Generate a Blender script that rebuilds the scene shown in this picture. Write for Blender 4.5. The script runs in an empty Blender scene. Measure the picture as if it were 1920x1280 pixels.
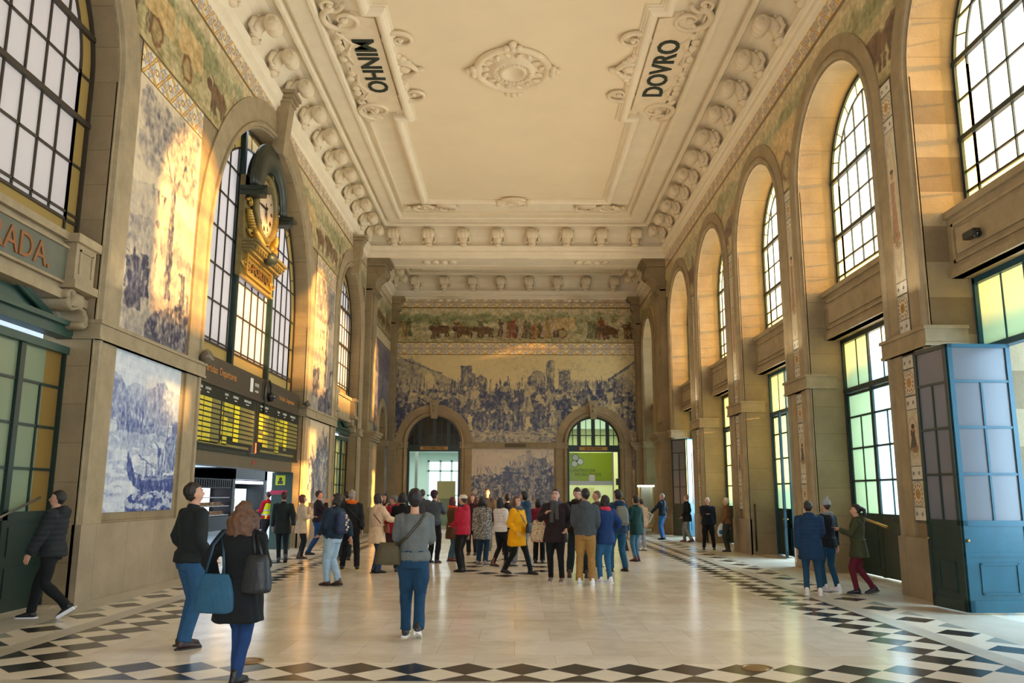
import bpy, bmesh, math, random
import numpy as np
from mathutils import Vector, Matrix
from mathutils.geometry import tessellate_polygon
SC = bpy.context.scene
COL = SC.collection
pi = math.pi
random.seed(7)
def R(a): return math.radians(a)
def s2l(c):
    return tuple(((x/12.92) if x <= .04045 else ((x+.055)/1.055)**2.4) for x in c)
def rgb(r, g, b): return s2l((r/255., g/255., b/255.))
# ---------------------------------------------------------------- materials
MATS = {}
def mat(name, col, rough=.6, metal=0, noise=0, nscale=4, bump=0, bscale=40, spec=.5, col2=None, coat=0, sheen=0):
    if name in MATS: return MATS[name]
    m = bpy.data.materials.new(name); m.use_nodes = True; MATS[name] = m
    nt = m.node_tree; b = nt.nodes['Principled BSDF']
    b.inputs['Roughness'].default_value = rough; b.inputs['Metallic'].default_value = metal
    b.inputs['Specular IOR Level'].default_value = spec
    if coat: b.inputs['Coat Weight'].default_value = coat; b.inputs['Coat Roughness'].default_value = .1
    if sheen: b.inputs['Sheen Weight'].default_value = sheen
    b.inputs['Base Color'].default_value = (*col, 1)
    tc = nt.nodes.new('ShaderNodeTexCoord')
    if noise or col2:
        n = nt.nodes.new('ShaderNodeTexNoise'); n.inputs['Scale'].default_value = nscale; n.inputs['Detail'].default_value = 6
        n.inputs['Roughness'].default_value = .62
        nt.links.new(tc.outputs['Object'], n.inputs['Vector'])
        r = nt.nodes.new('ShaderNodeValToRGB')
        r.color_ramp.elements[0].position = .3; r.color_ramp.elements[1].position = .7
        c2 = col2 if col2 else tuple(min(1, c*(1+noise)) for c in col)
        c1 = tuple(c*(1-noise) for c in col)
        r.color_ramp.elements[0].color = (*c1, 1); r.color_ramp.elements[1].color = (*c2, 1)
        nt.links.new(n.outputs['Fac'], r.inputs['Fac']); nt.links.new(r.outputs['Color'], b.inputs['Base Color'])
    if bump:
        n2 = nt.nodes.new('ShaderNodeTexNoise'); n2.inputs['Scale'].default_value = bscale; n2.inputs['Detail'].default_value = 4
        nt.links.new(tc.outputs['Object'], n2.inputs['Vector'])
        bp = nt.nodes.new('ShaderNodeBump'); bp.inputs['Strength'].default_value = bump; bp.inputs['Distance'].default_value = .02
        nt.links.new(n2.outputs['Fac'], bp.inputs['Height']); nt.links.new(bp.outputs['Normal'], b.inputs['Normal'])
    return m
def stone(name, base, axis='yz', bw=1.35, bh=.62, joint=.012, rough=.75):
    """ashlar stone: blocks with thin joints, stains and grain. axis = which world axes run along the face"""
    if name in MATS: return MATS[name]
    m = bpy.data.materials.new(name); m.use_nodes = True; MATS[name] = m
    nt = m.node_tree; L = nt.links; N = nt.nodes; b = N['Principled BSDF']
    b.inputs['Roughness'].default_value = rough; b.inputs['Specular IOR Level'].default_value = .35
    tc = N.new('ShaderNodeTexCoord'); sx = N.new('ShaderNodeSeparateXYZ'); cx = N.new('ShaderNodeCombineXYZ')
    L.new(tc.outputs['Object'], sx.inputs[0])
    L.new(sx.outputs['Y' if axis == 'yz' else 'X'], cx.inputs[0]); L.new(sx.outputs['Z'], cx.inputs[1])
    br = N.new('ShaderNodeTexBrick'); L.new(cx.outputs[0], br.inputs['Vector'])
    br.inputs['Scale'].default_value = 1; br.inputs['Brick Width'].default_value = bw; br.inputs['Row Height'].default_value = bh
    br.inputs['Mortar Size'].default_value = joint*.5; br.inputs['Mortar Smooth'].default_value = .3; br.inputs['Bias'].default_value = 0
    c = base
    br.inputs['Color1'].default_value = (c[0]*1.05, c[1]*1.04, c[2]*1.02, 1); br.inputs['Color2'].default_value = (c[0]*.93, c[1]*.93, c[2]*.93, 1)
    br.inputs['Mortar'].default_value = (c[0]*.62, c[1]*.58, c[2]*.52, 1)
    n = N.new('ShaderNodeTexNoise'); n.inputs['Scale'].default_value = .9; n.inputs['Detail'].default_value = 8; n.inputs['Roughness'].default_value = .65
    L.new(tc.outputs['Object'], n.inputs['Vector'])
    r = N.new('ShaderNodeValToRGB'); r.color_ramp.elements[0].position = .3; r.color_ramp.elements[1].position = .72
    r.color_ramp.elements[0].color = (.72, .70, .68, 1); r.color_ramp.elements[1].color = (1.12, 1.1, 1.06, 1)
    L.new(n.outputs['Fac'], r.inputs['Fac'])
    mx = N.new('ShaderNodeMix'); mx.data_type = 'RGBA'; mx.blend_type = 'MULTIPLY'; mx.inputs[0].default_value = 1
    L.new(br.outputs['Color'], mx.inputs[6]); L.new(r.outputs['Color'], mx.inputs[7]); L.new(mx.outputs[2], b.inputs['Base Color'])
    n2 = N.new('ShaderNodeTexNoise'); n2.inputs['Scale'].default_value = 25; n2.inputs['Detail'].default_value = 5
    L.new(tc.outputs['Object'], n2.inputs['Vector'])
    ad = N.new('ShaderNodeMath'); ad.operation = 'MULTIPLY_ADD'; ad.inputs[1].default_value = -1.2
    L.new(br.outputs['Fac'], ad.inputs[0]); L.new(n2.outputs['Fac'], ad.inputs[2])
    bp = N.new('ShaderNodeBump'); bp.inputs['Strength'].default_value = .35; bp.inputs['Distance'].default_value = .02
    L.new(ad.outputs[0], bp.inputs['Height']); L.new(bp.outputs['Normal'], b.inputs['Normal'])
    return m
def paint_mat(name, rough=.3, tile=.14, axis='yz'):
    """glazed tiles: the picture is the colour attribute, thin joints between the tiles"""
    if name in MATS: return MATS[name]
    m = bpy.data.materials.new(name); m.use_nodes = True; MATS[name] = m
    nt = m.node_tree; L = nt.links; N = nt.nodes; b = N['Principled BSDF']
    b.inputs['Roughness'].default_value = rough; b.inputs['Specular IOR Level'].default_value = .5
    at = N.new('ShaderNodeAttribute'); at.attribute_name = 'Col'
    tc = N.new('ShaderNodeTexCoord'); sx = N.new('ShaderNodeSeparateXYZ'); cx = N.new('ShaderNodeCombineXYZ')
    L.new(tc.outputs['Object'], sx.inputs[0])
    L.new(sx.outputs['Y' if axis == 'yz' else 'X'], cx.inputs[0]); L.new(sx.outputs['Z'], cx.inputs[1])
    br = N.new('ShaderNodeTexBrick'); L.new(cx.outputs[0], br.inputs['Vector']); br.offset = 0
    br.inputs['Scale'].default_value = 1; br.inputs['Brick Width'].default_value = tile; br.inputs['Row Height'].default_value = tile
    br.inputs['Mortar Size'].default_value = .0016; br.inputs['Mortar Smooth'].default_value = .4
    br.inputs['Color1'].default_value = (1, 1, 1, 1); br.inputs['Color2'].default_value = (.93, .93, .93, 1); br.inputs['Mortar'].default_value = (.6, .58, .55, 1)
    mx = N.new('ShaderNodeMix'); mx.data_type = 'RGBA'; mx.blend_type = 'MULTIPLY'; mx.inputs[0].default_value = 1
    L.new(at.outputs['Color'], mx.inputs[6]); L.new(br.outputs['Color'], mx.inputs[7]); L.new(mx.outputs[2], b.inputs['Base Color'])
    return m
def glass(name, col, trans=.5, dif=.3):
    """frosted window glass: part clear, part scattering"""
    if name in MATS: return MATS[name]
    m = bpy.data.materials.new(name); m.use_nodes = True; MATS[name] = m
    nt = m.node_tree; N = nt.nodes; L = nt.links; N.remove(N['Principled BSDF'])
    out = N['Material Output']
    t = N.new('ShaderNodeBsdfTransparent'); t.inputs[0].default_value = (*col, 1)
    d = N.new('ShaderNodeBsdfTranslucent'); d.inputs[0].default_value = (*col, 1)
    df = N.new('ShaderNodeBsdfDiffuse'); df.inputs[0].default_value = (*col, 1)
    g = N.new('ShaderNodeBsdfGlossy'); g.inputs['Roughness'].default_value = .2
    m0 = N.new('ShaderNodeMixShader'); m0.inputs[0].default_value = dif; L.new(d.outputs[0], m0.inputs[1]); L.new(df.outputs[0], m0.inputs[2])
    m1 = N.new('ShaderNodeMixShader'); m1.inputs[0].default_value = trans; L.new(m0.outputs[0], m1.inputs[1]); L.new(t.outputs[0], m1.inputs[2])
    m2 = N.new('ShaderNodeMixShader'); m2.inputs[0].default_value = .05; L.new(m1.outputs[0], m2.inputs[1]); L.new(g.outputs[0], m2.inputs[2])
    L.new(m2.outputs[0], out.inputs[0])
    return m
def emit(name, col, s):
    if name in MATS: return MATS[name]
    m = bpy.data.materials.new(name); m.use_nodes = True; MATS[name] = m
    nt = m.node_tree; N = nt.nodes; N.remove(N['Principled BSDF'])
    e = N.new('ShaderNodeEmission'); e.inputs[0].default_value = (*col, 1); e.inputs[1].default_value = s
    nt.links.new(e.outputs[0], N['Material Output'].inputs[0]); return m
# ---------------------------------------------------------------- objects
def link(name, me, m=None, parent=None, smooth=False):
    o = bpy.data.objects.new(name, me); COL.objects.link(o)
    if m is not None:
        for x in (m if isinstance(m, (list, tuple)) else [m]): me.materials.append(x)
    if parent is not None: o.parent = parent
    if smooth: me.polygons.foreach_set('use_smooth', [True]*len(me.polygons))
    return o
def fin(bm, name, m=None, parent=None, smooth=False, recalc=True):
    if recalc: bmesh.ops.recalc_face_normals(bm, faces=bm.faces)
    me = bpy.data.meshes.new(name); bm.to_mesh(me); bm.free()
    return link(name, me, m, parent, smooth)
def tag(o, label=None, cat=None, group=None, kind=None):
    if label: o['label'] = label
    if cat: o['category'] = cat
    if group: o['group'] = group
    if kind: o['kind'] = kind
    return o
def empty(name, loc=(0, 0, 0), rz=0, **k):
    o = bpy.data.objects.new(name, None); COL.objects.link(o); o.location = loc; o.rotation_euler = (0, 0, rz)
    o.empty_display_size = .2
    return tag(o, **k)
def box(bm, x0, x1, y0, y1, z0, z1, mi=0, M=None):
    vs = [bm.verts.new(p) for p in ((x0, y0, z0), (x1, y0, z0), (x1, y1, z0), (x0, y1, z0), (x0, y0, z1), (x1, y0, z1), (x1, y1, z1), (x0, y1, z1))]
    for f in ((0, 3, 2, 1), (4, 5, 6, 7), (0, 1, 5, 4), (1, 2, 6, 5), (2, 3, 7, 6), (3, 0, 4, 7)):
        bm.faces.new([vs[i] for i in f]).material_index = mi
    if M is not None: bmesh.ops.transform(bm, matrix=M, verts=vs)
    return vs
def bevbox(bm, x0, x1, y0, y1, z0, z1, b=.02, mi=0, M=None):
    b2 = bmesh.new(); box(b2, x0, x1, y0, y1, z0, z1)
    bmesh.ops.bevel(b2, geom=b2.edges[:], offset=b, segments=2, affect='EDGES', profile=.5)
    if M is not None: b2.transform(M)
    merge(bm, b2, mi)
def merge(bm, b2, mi=None):
    mp = {}
    for v in b2.verts: mp[v] = bm.verts.new(v.co)
    for f in b2.faces:
        try:
            nf = bm.faces.new([mp[v] for v in f.verts]); nf.material_index = f.material_index if mi is None else mi; nf.smooth = f.smooth
        except ValueError: pass
    b2.free()
def frame_at(t, up=None):
    t = t.normalized(); u = up if up else (Vector((0, 0, 1)) if abs(t.z) < .9 else Vector((0, 1, 0)))
    a = t.cross(u)
    if a.length < 1e-5: a = t.orthogonal()
    a.normalize(); return a, a.cross(t).normalized()
def tube(bm, pts, rad, n=8, cap=True, mi=0, up=None, flat=1.):
    """swept tube; rad = number, list of numbers or list of (rx,ry)"""
    P = [Vector(p) for p in pts]; rings = []
    if not isinstance(rad, (list, tuple)): rad = [rad]*len(P)
    a = None
    for i, p in enumerate(P):
        t = (P[min(i+1, len(P)-1)]-P[max(i-1, 0)])
        if t.length < 1e-7: t = Vector((0, 0, 1))
        t.normalize()
        if a is None: a, b = frame_at(t, up)
        else:
            a = a-t*a.dot(t)
            if a.length < 1e-5: a, b = frame_at(t, up)
            a.normalize(); b = a.cross(t).normalized()
        r = rad[i]; rx, ry = r if isinstance(r, (tuple, list)) else (r, r*flat)
        rings.append([bm.verts.new(p+a*(math.cos(k*2*pi/n)*rx)+b*(math.sin(k*2*pi/n)*ry)) for k in range(n)])
    for i in range(len(rings)-1):
        for k in range(n):
            f = bm.faces.new((rings[i][k], rings[i][(k+1) % n], rings[i+1][(k+1) % n], rings[i+1][k])); f.material_index = mi; f.smooth = True
    if cap:
        for rg, fl in ((rings[0], True), (rings[-1], False)):
            f = bm.faces.new(list(reversed(rg)) if fl else rg); f.material_index = mi
    return rings
def stack(bm, secs, n=20, mi=0, p=2.):
    """vertical stack of ellipses (z, cx, cy, rx, ry); p = superellipse power"""
    rings = []
    for z, cx, cy, rx, ry in secs:
        rg = []
        for k in range(n):
            a = k*2*pi/n; c, s = math.cos(a), math.sin(a)
            rg.append(bm.verts.new((cx+rx*math.copysign(abs(c)**(2/p), c), cy+ry*math.copysign(abs(s)**(2/p), s), z)))
        rings.append(rg)
    for i in range(len(rings)-1):
        for k in range(n):
            f = bm.faces.new((rings[i][k], rings[i][(k+1) % n], rings[i+1][(k+1) % n], rings[i+1][k])); f.material_index = mi; f.smooth = True
    bm.faces.new(list(reversed(rings[0]))).material_index = mi; bm.faces.new(rings[-1]).material_index = mi
    return rings
def ball(bm, c, r, mi=0, u=12, v=8, M=None):
    rx, ry, rz = r if isinstance(r, (tuple, list)) else (r, r, r)
    mm = Matrix.Translation(c) @ (M if M is not None else Matrix.Identity(4)) @ Matrix.Diagonal((rx, ry, rz, 1))
    g = bmesh.ops.create_uvsphere(bm, u_segments=u, v_segments=v, radius=1, matrix=mm)
    for vv in g['verts']:
        for f in vv.link_faces: f.material_index = mi; f.smooth = True
    return g['verts']
def lathe(bm, prof, n=24, M=None, mi=0, sx=1, sy=1, cap=True):
    """prof = [(r,z)] about Z"""
    rings = []; vs = []
    for r, z in prof:
        rg = [bm.verts.new((r*sx*math.cos(k*2*pi/n), r*sy*math.sin(k*2*pi/n), z)) for k in range(n)]; rings.append(rg); vs += rg
    for i in range(len(rings)-1):
        for k in range(n):
            f = bm.faces.new((rings[i][k], rings[i][(k+1) % n], rings[i+1][(k+1) % n], rings[i+1][k])); f.smooth = True; f.material_index = mi
    if cap and prof[0][0] > 1e-4: bm.faces.new(list(reversed(rings[0]))).material_index = mi
    if cap and prof[-1][0] > 1e-4: bm.faces.new(rings[-1]).material_index = mi
    if M is not None: bmesh.ops.transform(bm, matrix=M, verts=vs)
def poly_slab(bm, outline, holes, to3, d0, d1, mi=0):
    """flat polygon with holes in (u,v), thickness d0..d1; to3(u,v,d)->xyz"""
    loops = [outline]+holes
    flat = [p for l in loops for p in l]
    tri = tessellate_polygon([[Vector((p[0], p[1], 0)) for p in l] for l in loops])
    A = [bm.verts.new(to3(p[0], p[1], d0)) for p in flat]; B = [bm.verts.new(to3(p[0], p[1], d1)) for p in flat]
    for t in tri:
        for S, o in ((A, t), (B, tuple(reversed(t)))):
            try: bm.faces.new([S[i] for i in o]).material_index = mi
            except ValueError: pass
    k = 0
    for l in loops:
        n = len(l)
        for i in range(n):
            j = (i+1) % n
            try: bm.faces.new((A[k+i], A[k+j], B[k+j], B[k+i])).material_index = mi
            except ValueError: pass
        k += n
def arch_path(uc, zc, r, zb, n=24):
    """legs and semicircle from lower left over the crown to lower right"""
    return [(uc-r, zb)]+[(uc-r*math.cos(i*pi/n), zc+r*math.sin(i*pi/n)) for i in range(n+1)]+[(uc+r, zb)]
def sweep_path(bm, path, prof, to3, closed=False, mi=0, smooth=False):
    """path in the wall plane (u,v); prof = [(offset outward from the path, depth)]"""
    n = len(path); rings = []
    for i, (u, v) in enumerate(path):
        if closed: a, b = path[(i-1) % n], path[(i+1) % n]
        else: a, b = path[max(i-1, 0)], path[min(i+1, n-1)]
        def nrm(p, q):
            d = (q[0]-p[0], q[1]-p[1]); l = math.hypot(*d) or 1; return (-d[1]/l, d[0]/l)
        p = (u, v); ns = []
        if a != p: ns.append(nrm(a, p))
        if b != p: ns.append(nrm(p, b))
        nx = sum(q[0] for q in ns)/len(ns); ny = sum(q[1] for q in ns)/len(ns); l2 = nx*nx+ny*ny
        nx, ny = nx/l2, ny/l2
        rings.append([bm.verts.new(to3(u+nx*o, v+ny*o, d)) for o, d in prof])
    m = len(prof)
    for i in range(n if closed else n-1):
        j = (i+1) % n
        for k in range(m-1):
            f = bm.faces.new((rings[i][k], rings[i][k+1], rings[j][k+1], rings[j][k])); f.material_index = mi; f.smooth = smooth
    if not closed:
        for rg in (rings[0], rings[-1]):
            if m > 2:
                try: bm.faces.new(rg).material_index = mi
                except ValueError: pass
    return rings
def text(s, size, M, m, parent=None, name='lettering', extrude=.01, font=None, sx=1., bold=0.):
    cu = bpy.data.curves.new('t', 'FONT'); cu.body = s; cu.size = size; cu.extrude = extrude; cu.align_x = 'CENTER'; cu.align_y = 'CENTER'; cu.resolution_u = 3
    cu.offset = bold
    o = bpy.data.objects.new('t', cu); COL.objects.link(o); dg = bpy.context.evaluated_depsgraph_get()
    me = bpy.data.meshes.new_from_object(o.evaluated_get(dg)); bpy.data.objects.remove(o); bpy.data.curves.remove(cu)
    me.transform(M @ Matrix.Diagonal((sx, 1, 1, 1))); me.materials.clear()
    return link(name, me, m, parent)
def face_M(loc, xdir, ydir):
    x = Vector(xdir).normalized(); y = Vector(ydir).normalized(); z = x.cross(y)
    M = Matrix((x, y, z)).transposed().to_4x4(); M.translation = Vector(loc); return M
def spiral(bm, to3, c, r, turns, dirn, tk, a0=0., d=0., n=26, taper=.35, seg=6):
    """scroll ornament in a plane: starts at radius r and winds in"""
    pts = []; rad = []
    for i in range(n):
        t = i/(n-1); a = a0+dirn*t*turns*2*pi; rr = r*(1-t)**.9+r*.08
        pts.append(to3(c[0]+rr*math.cos(a), c[1]+rr*math.sin(a), d)); rad.append(tk*(1-t*(1-taper)))
    tube(bm, pts, rad, seg); ball(bm, to3(c[0]+.0, c[1]+.0, d), tk*1.1, u=8, v=6)
WORLD_S = 2.2; SUN_E = 24.; WIN_P = 430.; LEFT_P = 26.; CONC_P = 3200.; UP_P = 34.; FRONT_P = 720.; EXPO = .34
# ---------------------------------------------------------------- people
def remesh(bm, vox, sm=4):
    me = bpy.data.meshes.new('t'); bmesh.ops.recalc_face_normals(bm, faces=bm.faces); bm.to_mesh(me); bm.free()
    o = bpy.data.objects.new('t', me); COL.objects.link(o)
    a = o.modifiers.new('r', 'REMESH'); a.mode = 'VOXEL'; a.voxel_size = vox; a.use_smooth_shade = True
    b = o.modifiers.new('s', 'SMOOTH'); b.iterations = sm; b.factor = .5
    dg = bpy.context.evaluated_depsgraph_get(); r = bpy.data.meshes.new_from_object(o.evaluated_get(dg))
    bpy.data.objects.remove(o); bpy.data.meshes.remove(me); return r
def ruffle(me, amp, sc, quilt=0, qp=.085, seed=0):
    n = len(me.vertices); P = np.empty(n*3); me.vertices.foreach_get('co', P); P = P.reshape(-1, 3); N = np.empty(n*3); me.vertex_normals.foreach_get('vector', N); N = N.reshape(-1, 3)
    r = np.random.default_rng(seed); d = np.zeros(n)
    for k in range(6):
        f = r.normal(size=3)*sc*(.6+.35*k)*np.array([1, 1, .55]); d += np.sin(P@f+r.random()*6.3)/(1+.35*k)
    d = amp*np.where(d > 0, d, d*.55)/2
    if quilt: d += quilt*np.abs(np.sin(P[:, 2]*pi/qp))**.5
    me.vertices.foreach_set('co', (P+N*d[:, None]).ravel()); me.update()
def ik(a, t, l1, l2, hint):
    a, t, hint = Vector(a), Vector(t), Vector(hint); v = t-a; d = min(v.length, (l1+l2)*.999); u = v.normalized(); x = (l1*l1-l2*l2+d*d)/(2*d)
    h = math.sqrt(max(0, l1*l1-x*x)); p = hint-u*hint.dot(u); p.normalize(); return a+u*x+p*h, a+u*d
ARM = dict(down=(.25, .03, .86), hang=(.235, -.02, .86), swing=(.24, .2, .9), back=(.25, -.22, .93), pocket=(.215, .12, .965), hold=(.09, .3, 1.16), front=(.03, .27, 1.05), face=(.06, .2, 1.44), point=(.16, .42, 1.18), strap=(.16, .17, 1.3), out=(.3, .25, 1.0), behind=(.06, -.16, .98), low=(.16, .24, .98), cup=(.12, .3, 1.22), hip=(.22, .05, 1.0), paper=(.2, .38, 1.0))
def person(name_lab, x, y, h, yaw, top=(40, 44, 50), hem=.93, pants=(40, 60, 90), shoe=(40, 36, 34), hair='short', hc=(30, 24, 20), skin=(196, 146, 118), L='down', Rr='down', legs=('stand',), kind='jacket', sole=None, scarf=None, hat=None, hood=None, glasses=False, hyaw=0, hpitch=0, lean=0, fat=1., slim=False, boots=0, vox=.02, quilt=0, topm=None, belt=None, collar=None, open_front=None, seed=0, skirt=1., detail=True):
    e = empty('person', (x, y, 0), R(yaw)); tag(e, name_lab, 'person'); S = h/1.75
    up_, lo_ = .29, .27; vox = vox/S
    # legs
    lg = dict(stand=((-.1, 0, 0), (.1, .02, 0)), stand2=((-.12, .05, 0), (.12, -.05, 0)), walk=((-.08, .3, 0), (.08, -.3, .09)), walk2=((-.08, -.27, .1), (.08, .26, 0)), step=((-.07, -.16, .03), (.07, .15, 0)), cross=((-.02, .12, 0), (.05, -.1, .02)), wide=((-.17, .06, 0), (.17, 0, 0)), close=((-.07, .0, 0), (.07, .03, 0)), kick=((-.08, -.02, 0), (.1, .52, .14)))[legs[0]]
    if len(legs) > 1: lg = legs[1]
    drop = 0
    for f in lg: drop = max(drop, .0+(.12*(abs(f[1])-.1) if abs(f[1]) > .1 else 0))
    hipz = .93-drop; feet = []
    for s, f in zip((-1, 1), lg):
        hip = Vector((s*.09, 0, hipz)); ank = Vector((f[0], f[1]-.02, .085+f[2])); kn, ank = ik(hip, ank, .44, .425, (0, 1, .05)); pit = -f[2]*5.5 if f[1] < 0.05 else f[2]*2.2; feet.append((hip, kn, ank, pit))
    sh = [Vector((s*.175*fat**.4, 0, 1.425-drop)) for s in (-1, 1)]; arms = []
    for s, a, p in zip((-1, 1), (L, Rr), sh):
        t = Vector(ARM[a]) if isinstance(a, str) else Vector(a); t.x *= s; t.z -= drop
        hint = (s*.5, -.8, -.35) if t.z < 1.25 else (s*.6, -.2, -.9)
        el, wr_ = ik(p, t, up_, lo_, hint); arms.append((p, el, wr_))
    HM = Matrix.Translation((0, 0, 1.5-drop)) @ Matrix.Rotation(R(hyaw), 4, 'Z') @ Matrix.Rotation(R(hpitch), 4, 'X') @ Matrix.Translation((0, 0, -1.5))
    LN = Matrix.Translation((0, 0, hipz)) @ Matrix.Rotation(R(-lean), 4, 'X') @ Matrix.Translation((0, 0, -hipz))
    TM = Matrix.Diagonal((S, S, S, 1))
    def bodybm(inf=0., arm_to=1., headq=True, legq=True, trunk=(.86, 1.5), cuff=0.):
        bm = bmesh.new(); secs = []
        for z, rx, ry, cy in ((.84, .13, .10, -.005), (.90, .16, .118, -.01), (.96, .168, .122, -.01), (1.04, .148, .108, 0), (1.12, .142, .104, .005), (1.22, .156, .112, .0), (1.32, .172, .114, -.005), (1.39, .17, .105, -.01), (1.435, .13, .088, -.015), (1.47, .078, .07, -.012)):
            if z < trunk[0]-.001 or z > trunk[1]: continue
            secs.append((z-drop*(1 if z > .9 else .9), 0, cy, (rx+inf)*fat, (ry+inf)*fat))
        stack(bm, secs, 20); up = [v for v in bm.verts]
        for (p, el, w_) in arms:
            d1, d2 = el-p, w_-el; r = [.052+inf, .056+inf*1.1, .05+inf, .045+inf*1.05, .042+inf, .036+inf*.9, .027+inf*.85+cuff]
            tube(bm, [p+Vector((-.05 if p.x > 0 else .05, 0, .0)), p, p+d1*.5, p+d1*.95, el+d2*.1, el+d2*.5, el+d2*arm_to], r, 12)
        return bm
    # --- body
    bm = bodybm(-.007)
    tube(bm, [(0, -.02, 1.42-drop), (0, 0, 1.5-drop), (0, .008, 1.57-drop)], [.06, .054, .052], 12)
    b2 = bmesh.new(); ball(b2, (0, .0, 1.655), (.074, .094, .105), u=20, v=14); ball(b2, (0, .03, 1.595), (.054, .062, .058), u=16, v=10); ball(b2, (0, .035, 1.62), (.06, .06, .06), u=16, v=10)
    tube(b2, [(0, .09, 1.665), (0, .112, 1.63), (0, .095, 1.618)], [.01, .016, .013], 8)
    for s in (-1, 1): ball(b2, (s*.076, -.005, 1.638), (.01, .02, .03), u=8, v=6)
    b2.transform(HM); merge(bm, b2)
    hands = []
    for s, (p, el, w_) in zip((-1, 1), arms):
        d = (w_-el).normalized(); n_, b_ = frame_at(d, Vector((0, 0, 1)) if abs(d.z) < .8 else Vector((0, 1, 0)))
        side = n_ if abs(d.z) < .8 else Vector((0, 1, 0)).cross(d).cross(d).normalized()*-1
        side = (side-d*side.dot(d)).normalized(); nn = d.cross(side).normalized()
        tube(bm, [w_-d*.02, w_+d*.03, w_+d*.085], [(.024, .02), (.04, .017), (.038, .014)], 8, up=nn); hands.append((w_, d, side, nn, s))
    for hip, kn, ank, pit in feet:
        tube(bm, [hip+Vector((0, 0, .03)), hip.lerp(kn, .3), hip.lerp(kn, .8), kn, kn.lerp(ank, .3), kn.lerp(ank, .7), ank], [.08, .074, .055, .048, .048, .036, .03], 12)
        M = Matrix.Translation(ank) @ Matrix.Rotation(pit, 4, 'X'); tube(bm, [M @ Vector(q) for q in ((0, -.05, -.03), (0, .03, -.035), (0, .11, -.055), (0, .17, -.065))], [(.03, .04), (.035, .045), (.04, .028), (.03, .018)], 10, up=Vector((0, 0, 1)))
    bm.transform(LN); body = remesh(bm, vox*.85, 3)
    bb = bmesh.new(); bb.from_mesh(body)
    for w_, d, side, nn, s in hands:
        f0 = w_+d*.075; hb = bmesh.new(); inw = nn*(-1 if nn.x*s > 0 else 1)
        for j in range(4):
            o = side*((j-1.5)*.019); ln = (.066, .078, .073, .056)[j]
            tube(hb, [f0+o-d*.02, f0+o+d*ln*.4+inw*.004, f0+o+d*ln*.75+inw*.016, f0+o+d*ln*.95+inw*.032], [.0095, .0088, .008, .0062], 6)
        tube(hb, [w_+d*.02+side*.02*1, w_+d*.045+side*.045+inw*.01, w_+d*.075+side*.055+inw*.02], [.013, .011, .008], 6)
        hb.transform(LN); merge(bb, hb, 0)
    fb = bmesh.new()
    for s in (-1, 1):
        ball(fb, (s*.03, .083, 1.66), (.014, .008, .007), 1, 8, 6); ball(fb, (s*.03, .0895, 1.66), (.006, .004, .0065), 2, 8, 6)
        tube(fb, [(s*.014, .092, 1.678), (s*.032, .09, 1.684), (s*.05, .076, 1.678)], [.0035, .005, .003], 5, mi=3)
    tube(fb, [(-.024, .082, 1.588), (0, .091, 1.587), (.024, .082, 1.588)], [(.003, .004), (.006, .007), (.003, .004)], 6, mi=4)
    fb.transform(HM); fb.transform(LN); merge(bb, fb); bb.transform(TM); bb.to_mesh(body); bb.free()
    sk = mat('skin_%d_%d' % skin[:2], rgb(*skin), .55, noise=.06, nscale=9)
    for m_ in (sk, mat('eye_white', rgb(225, 220, 212), .3), mat('pupil', rgb(30, 22, 18), .2), mat('brow_%d' % hc[0], rgb(*hc), .8), mat('lips', rgb(160, 84, 78), .5)): body.materials.append(m_)
    body.polygons.foreach_set('use_smooth', [True]*len(body.polygons)); o = link('body', body, None, e)
    def cl(nm): return mat('cloth_%d_%d_%d' % nm, rgb(*nm), .8, noise=.14, nscale=12, bump=.25, bscale=160, sheen=.02, spec=.25)
    def add(bm, nm, m, v=1., amp=.006, sc=22, sm=3, q=0, ln=True, qp=.085):
        if ln: bm.transform(LN)
        me = remesh(bm, vox*v, sm)
        if amp or q: ruffle(me, amp, sc, q, qp, seed)
        me.transform(TM); me.materials.clear(); return link(nm, me, m, e)
    # --- trousers
    bm = bmesh.new(); stack(bm, [(z-drop, 0, -.008, (r1+.014)*fat, (r2+.014)*fat) for z, r1, r2 in ((.82, .135, .105), (.9, .163, .12), (.96, .17, .124), (1.03, .152, .112))], 18)
    k = .84 if slim else 1.
    for hip, kn, ank, pit in feet:
        tube(bm, [hip+Vector((0, 0, .02)), hip.lerp(kn, .3), hip.lerp(kn, .8), kn, kn.lerp(ank, .3), kn.lerp(ank, .75), ank.lerp(kn, .02)+Vector((0, -.0, -.02))], [.1*fat, .097*fat, .08*(k*.5+.5)*fat, .074*(k*.5+.5), .074*k, .066*k, .066*k], 14)
    add(bm, 'trousers', cl(tuple(pants)), .9, .0095 if not slim else .004, 24)
    # --- shoes
    for hip, kn, ank, pit in feet:
        bm = bmesh.new(); sb = bmesh.new()
        M = Matrix.Translation(ank) @ Matrix.Rotation(pit, 4, 'X')
        tube(bm, [M @ Vector(q) for q in ((0, -.075, -.04), (0, -.03, -.035), (0, .05, -.04), (0, .12, -.055), (0, .19, -.062))], [(.03, .032), (.042, .042), (.045, .04), (.05, .028), (.034, .018)], 12, up=Vector((0, 0, 1)))
        tube(bm, [M @ Vector((0, -.02, -.05)), M @ Vector((0, -.012, .03)), ank.lerp(kn, max(.08, boots))], [.046, .047, .05 if boots else .042], 12)
        box(sb, -.045, .045, -.1, .2, -.085, -.068, M=M)
        sh_ = add(bm, 'shoe', mat('leather_%d_%d' % tuple(shoe)[:2], rgb(*shoe), .5, noise=.1), .8, 0, ln=False)
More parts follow.
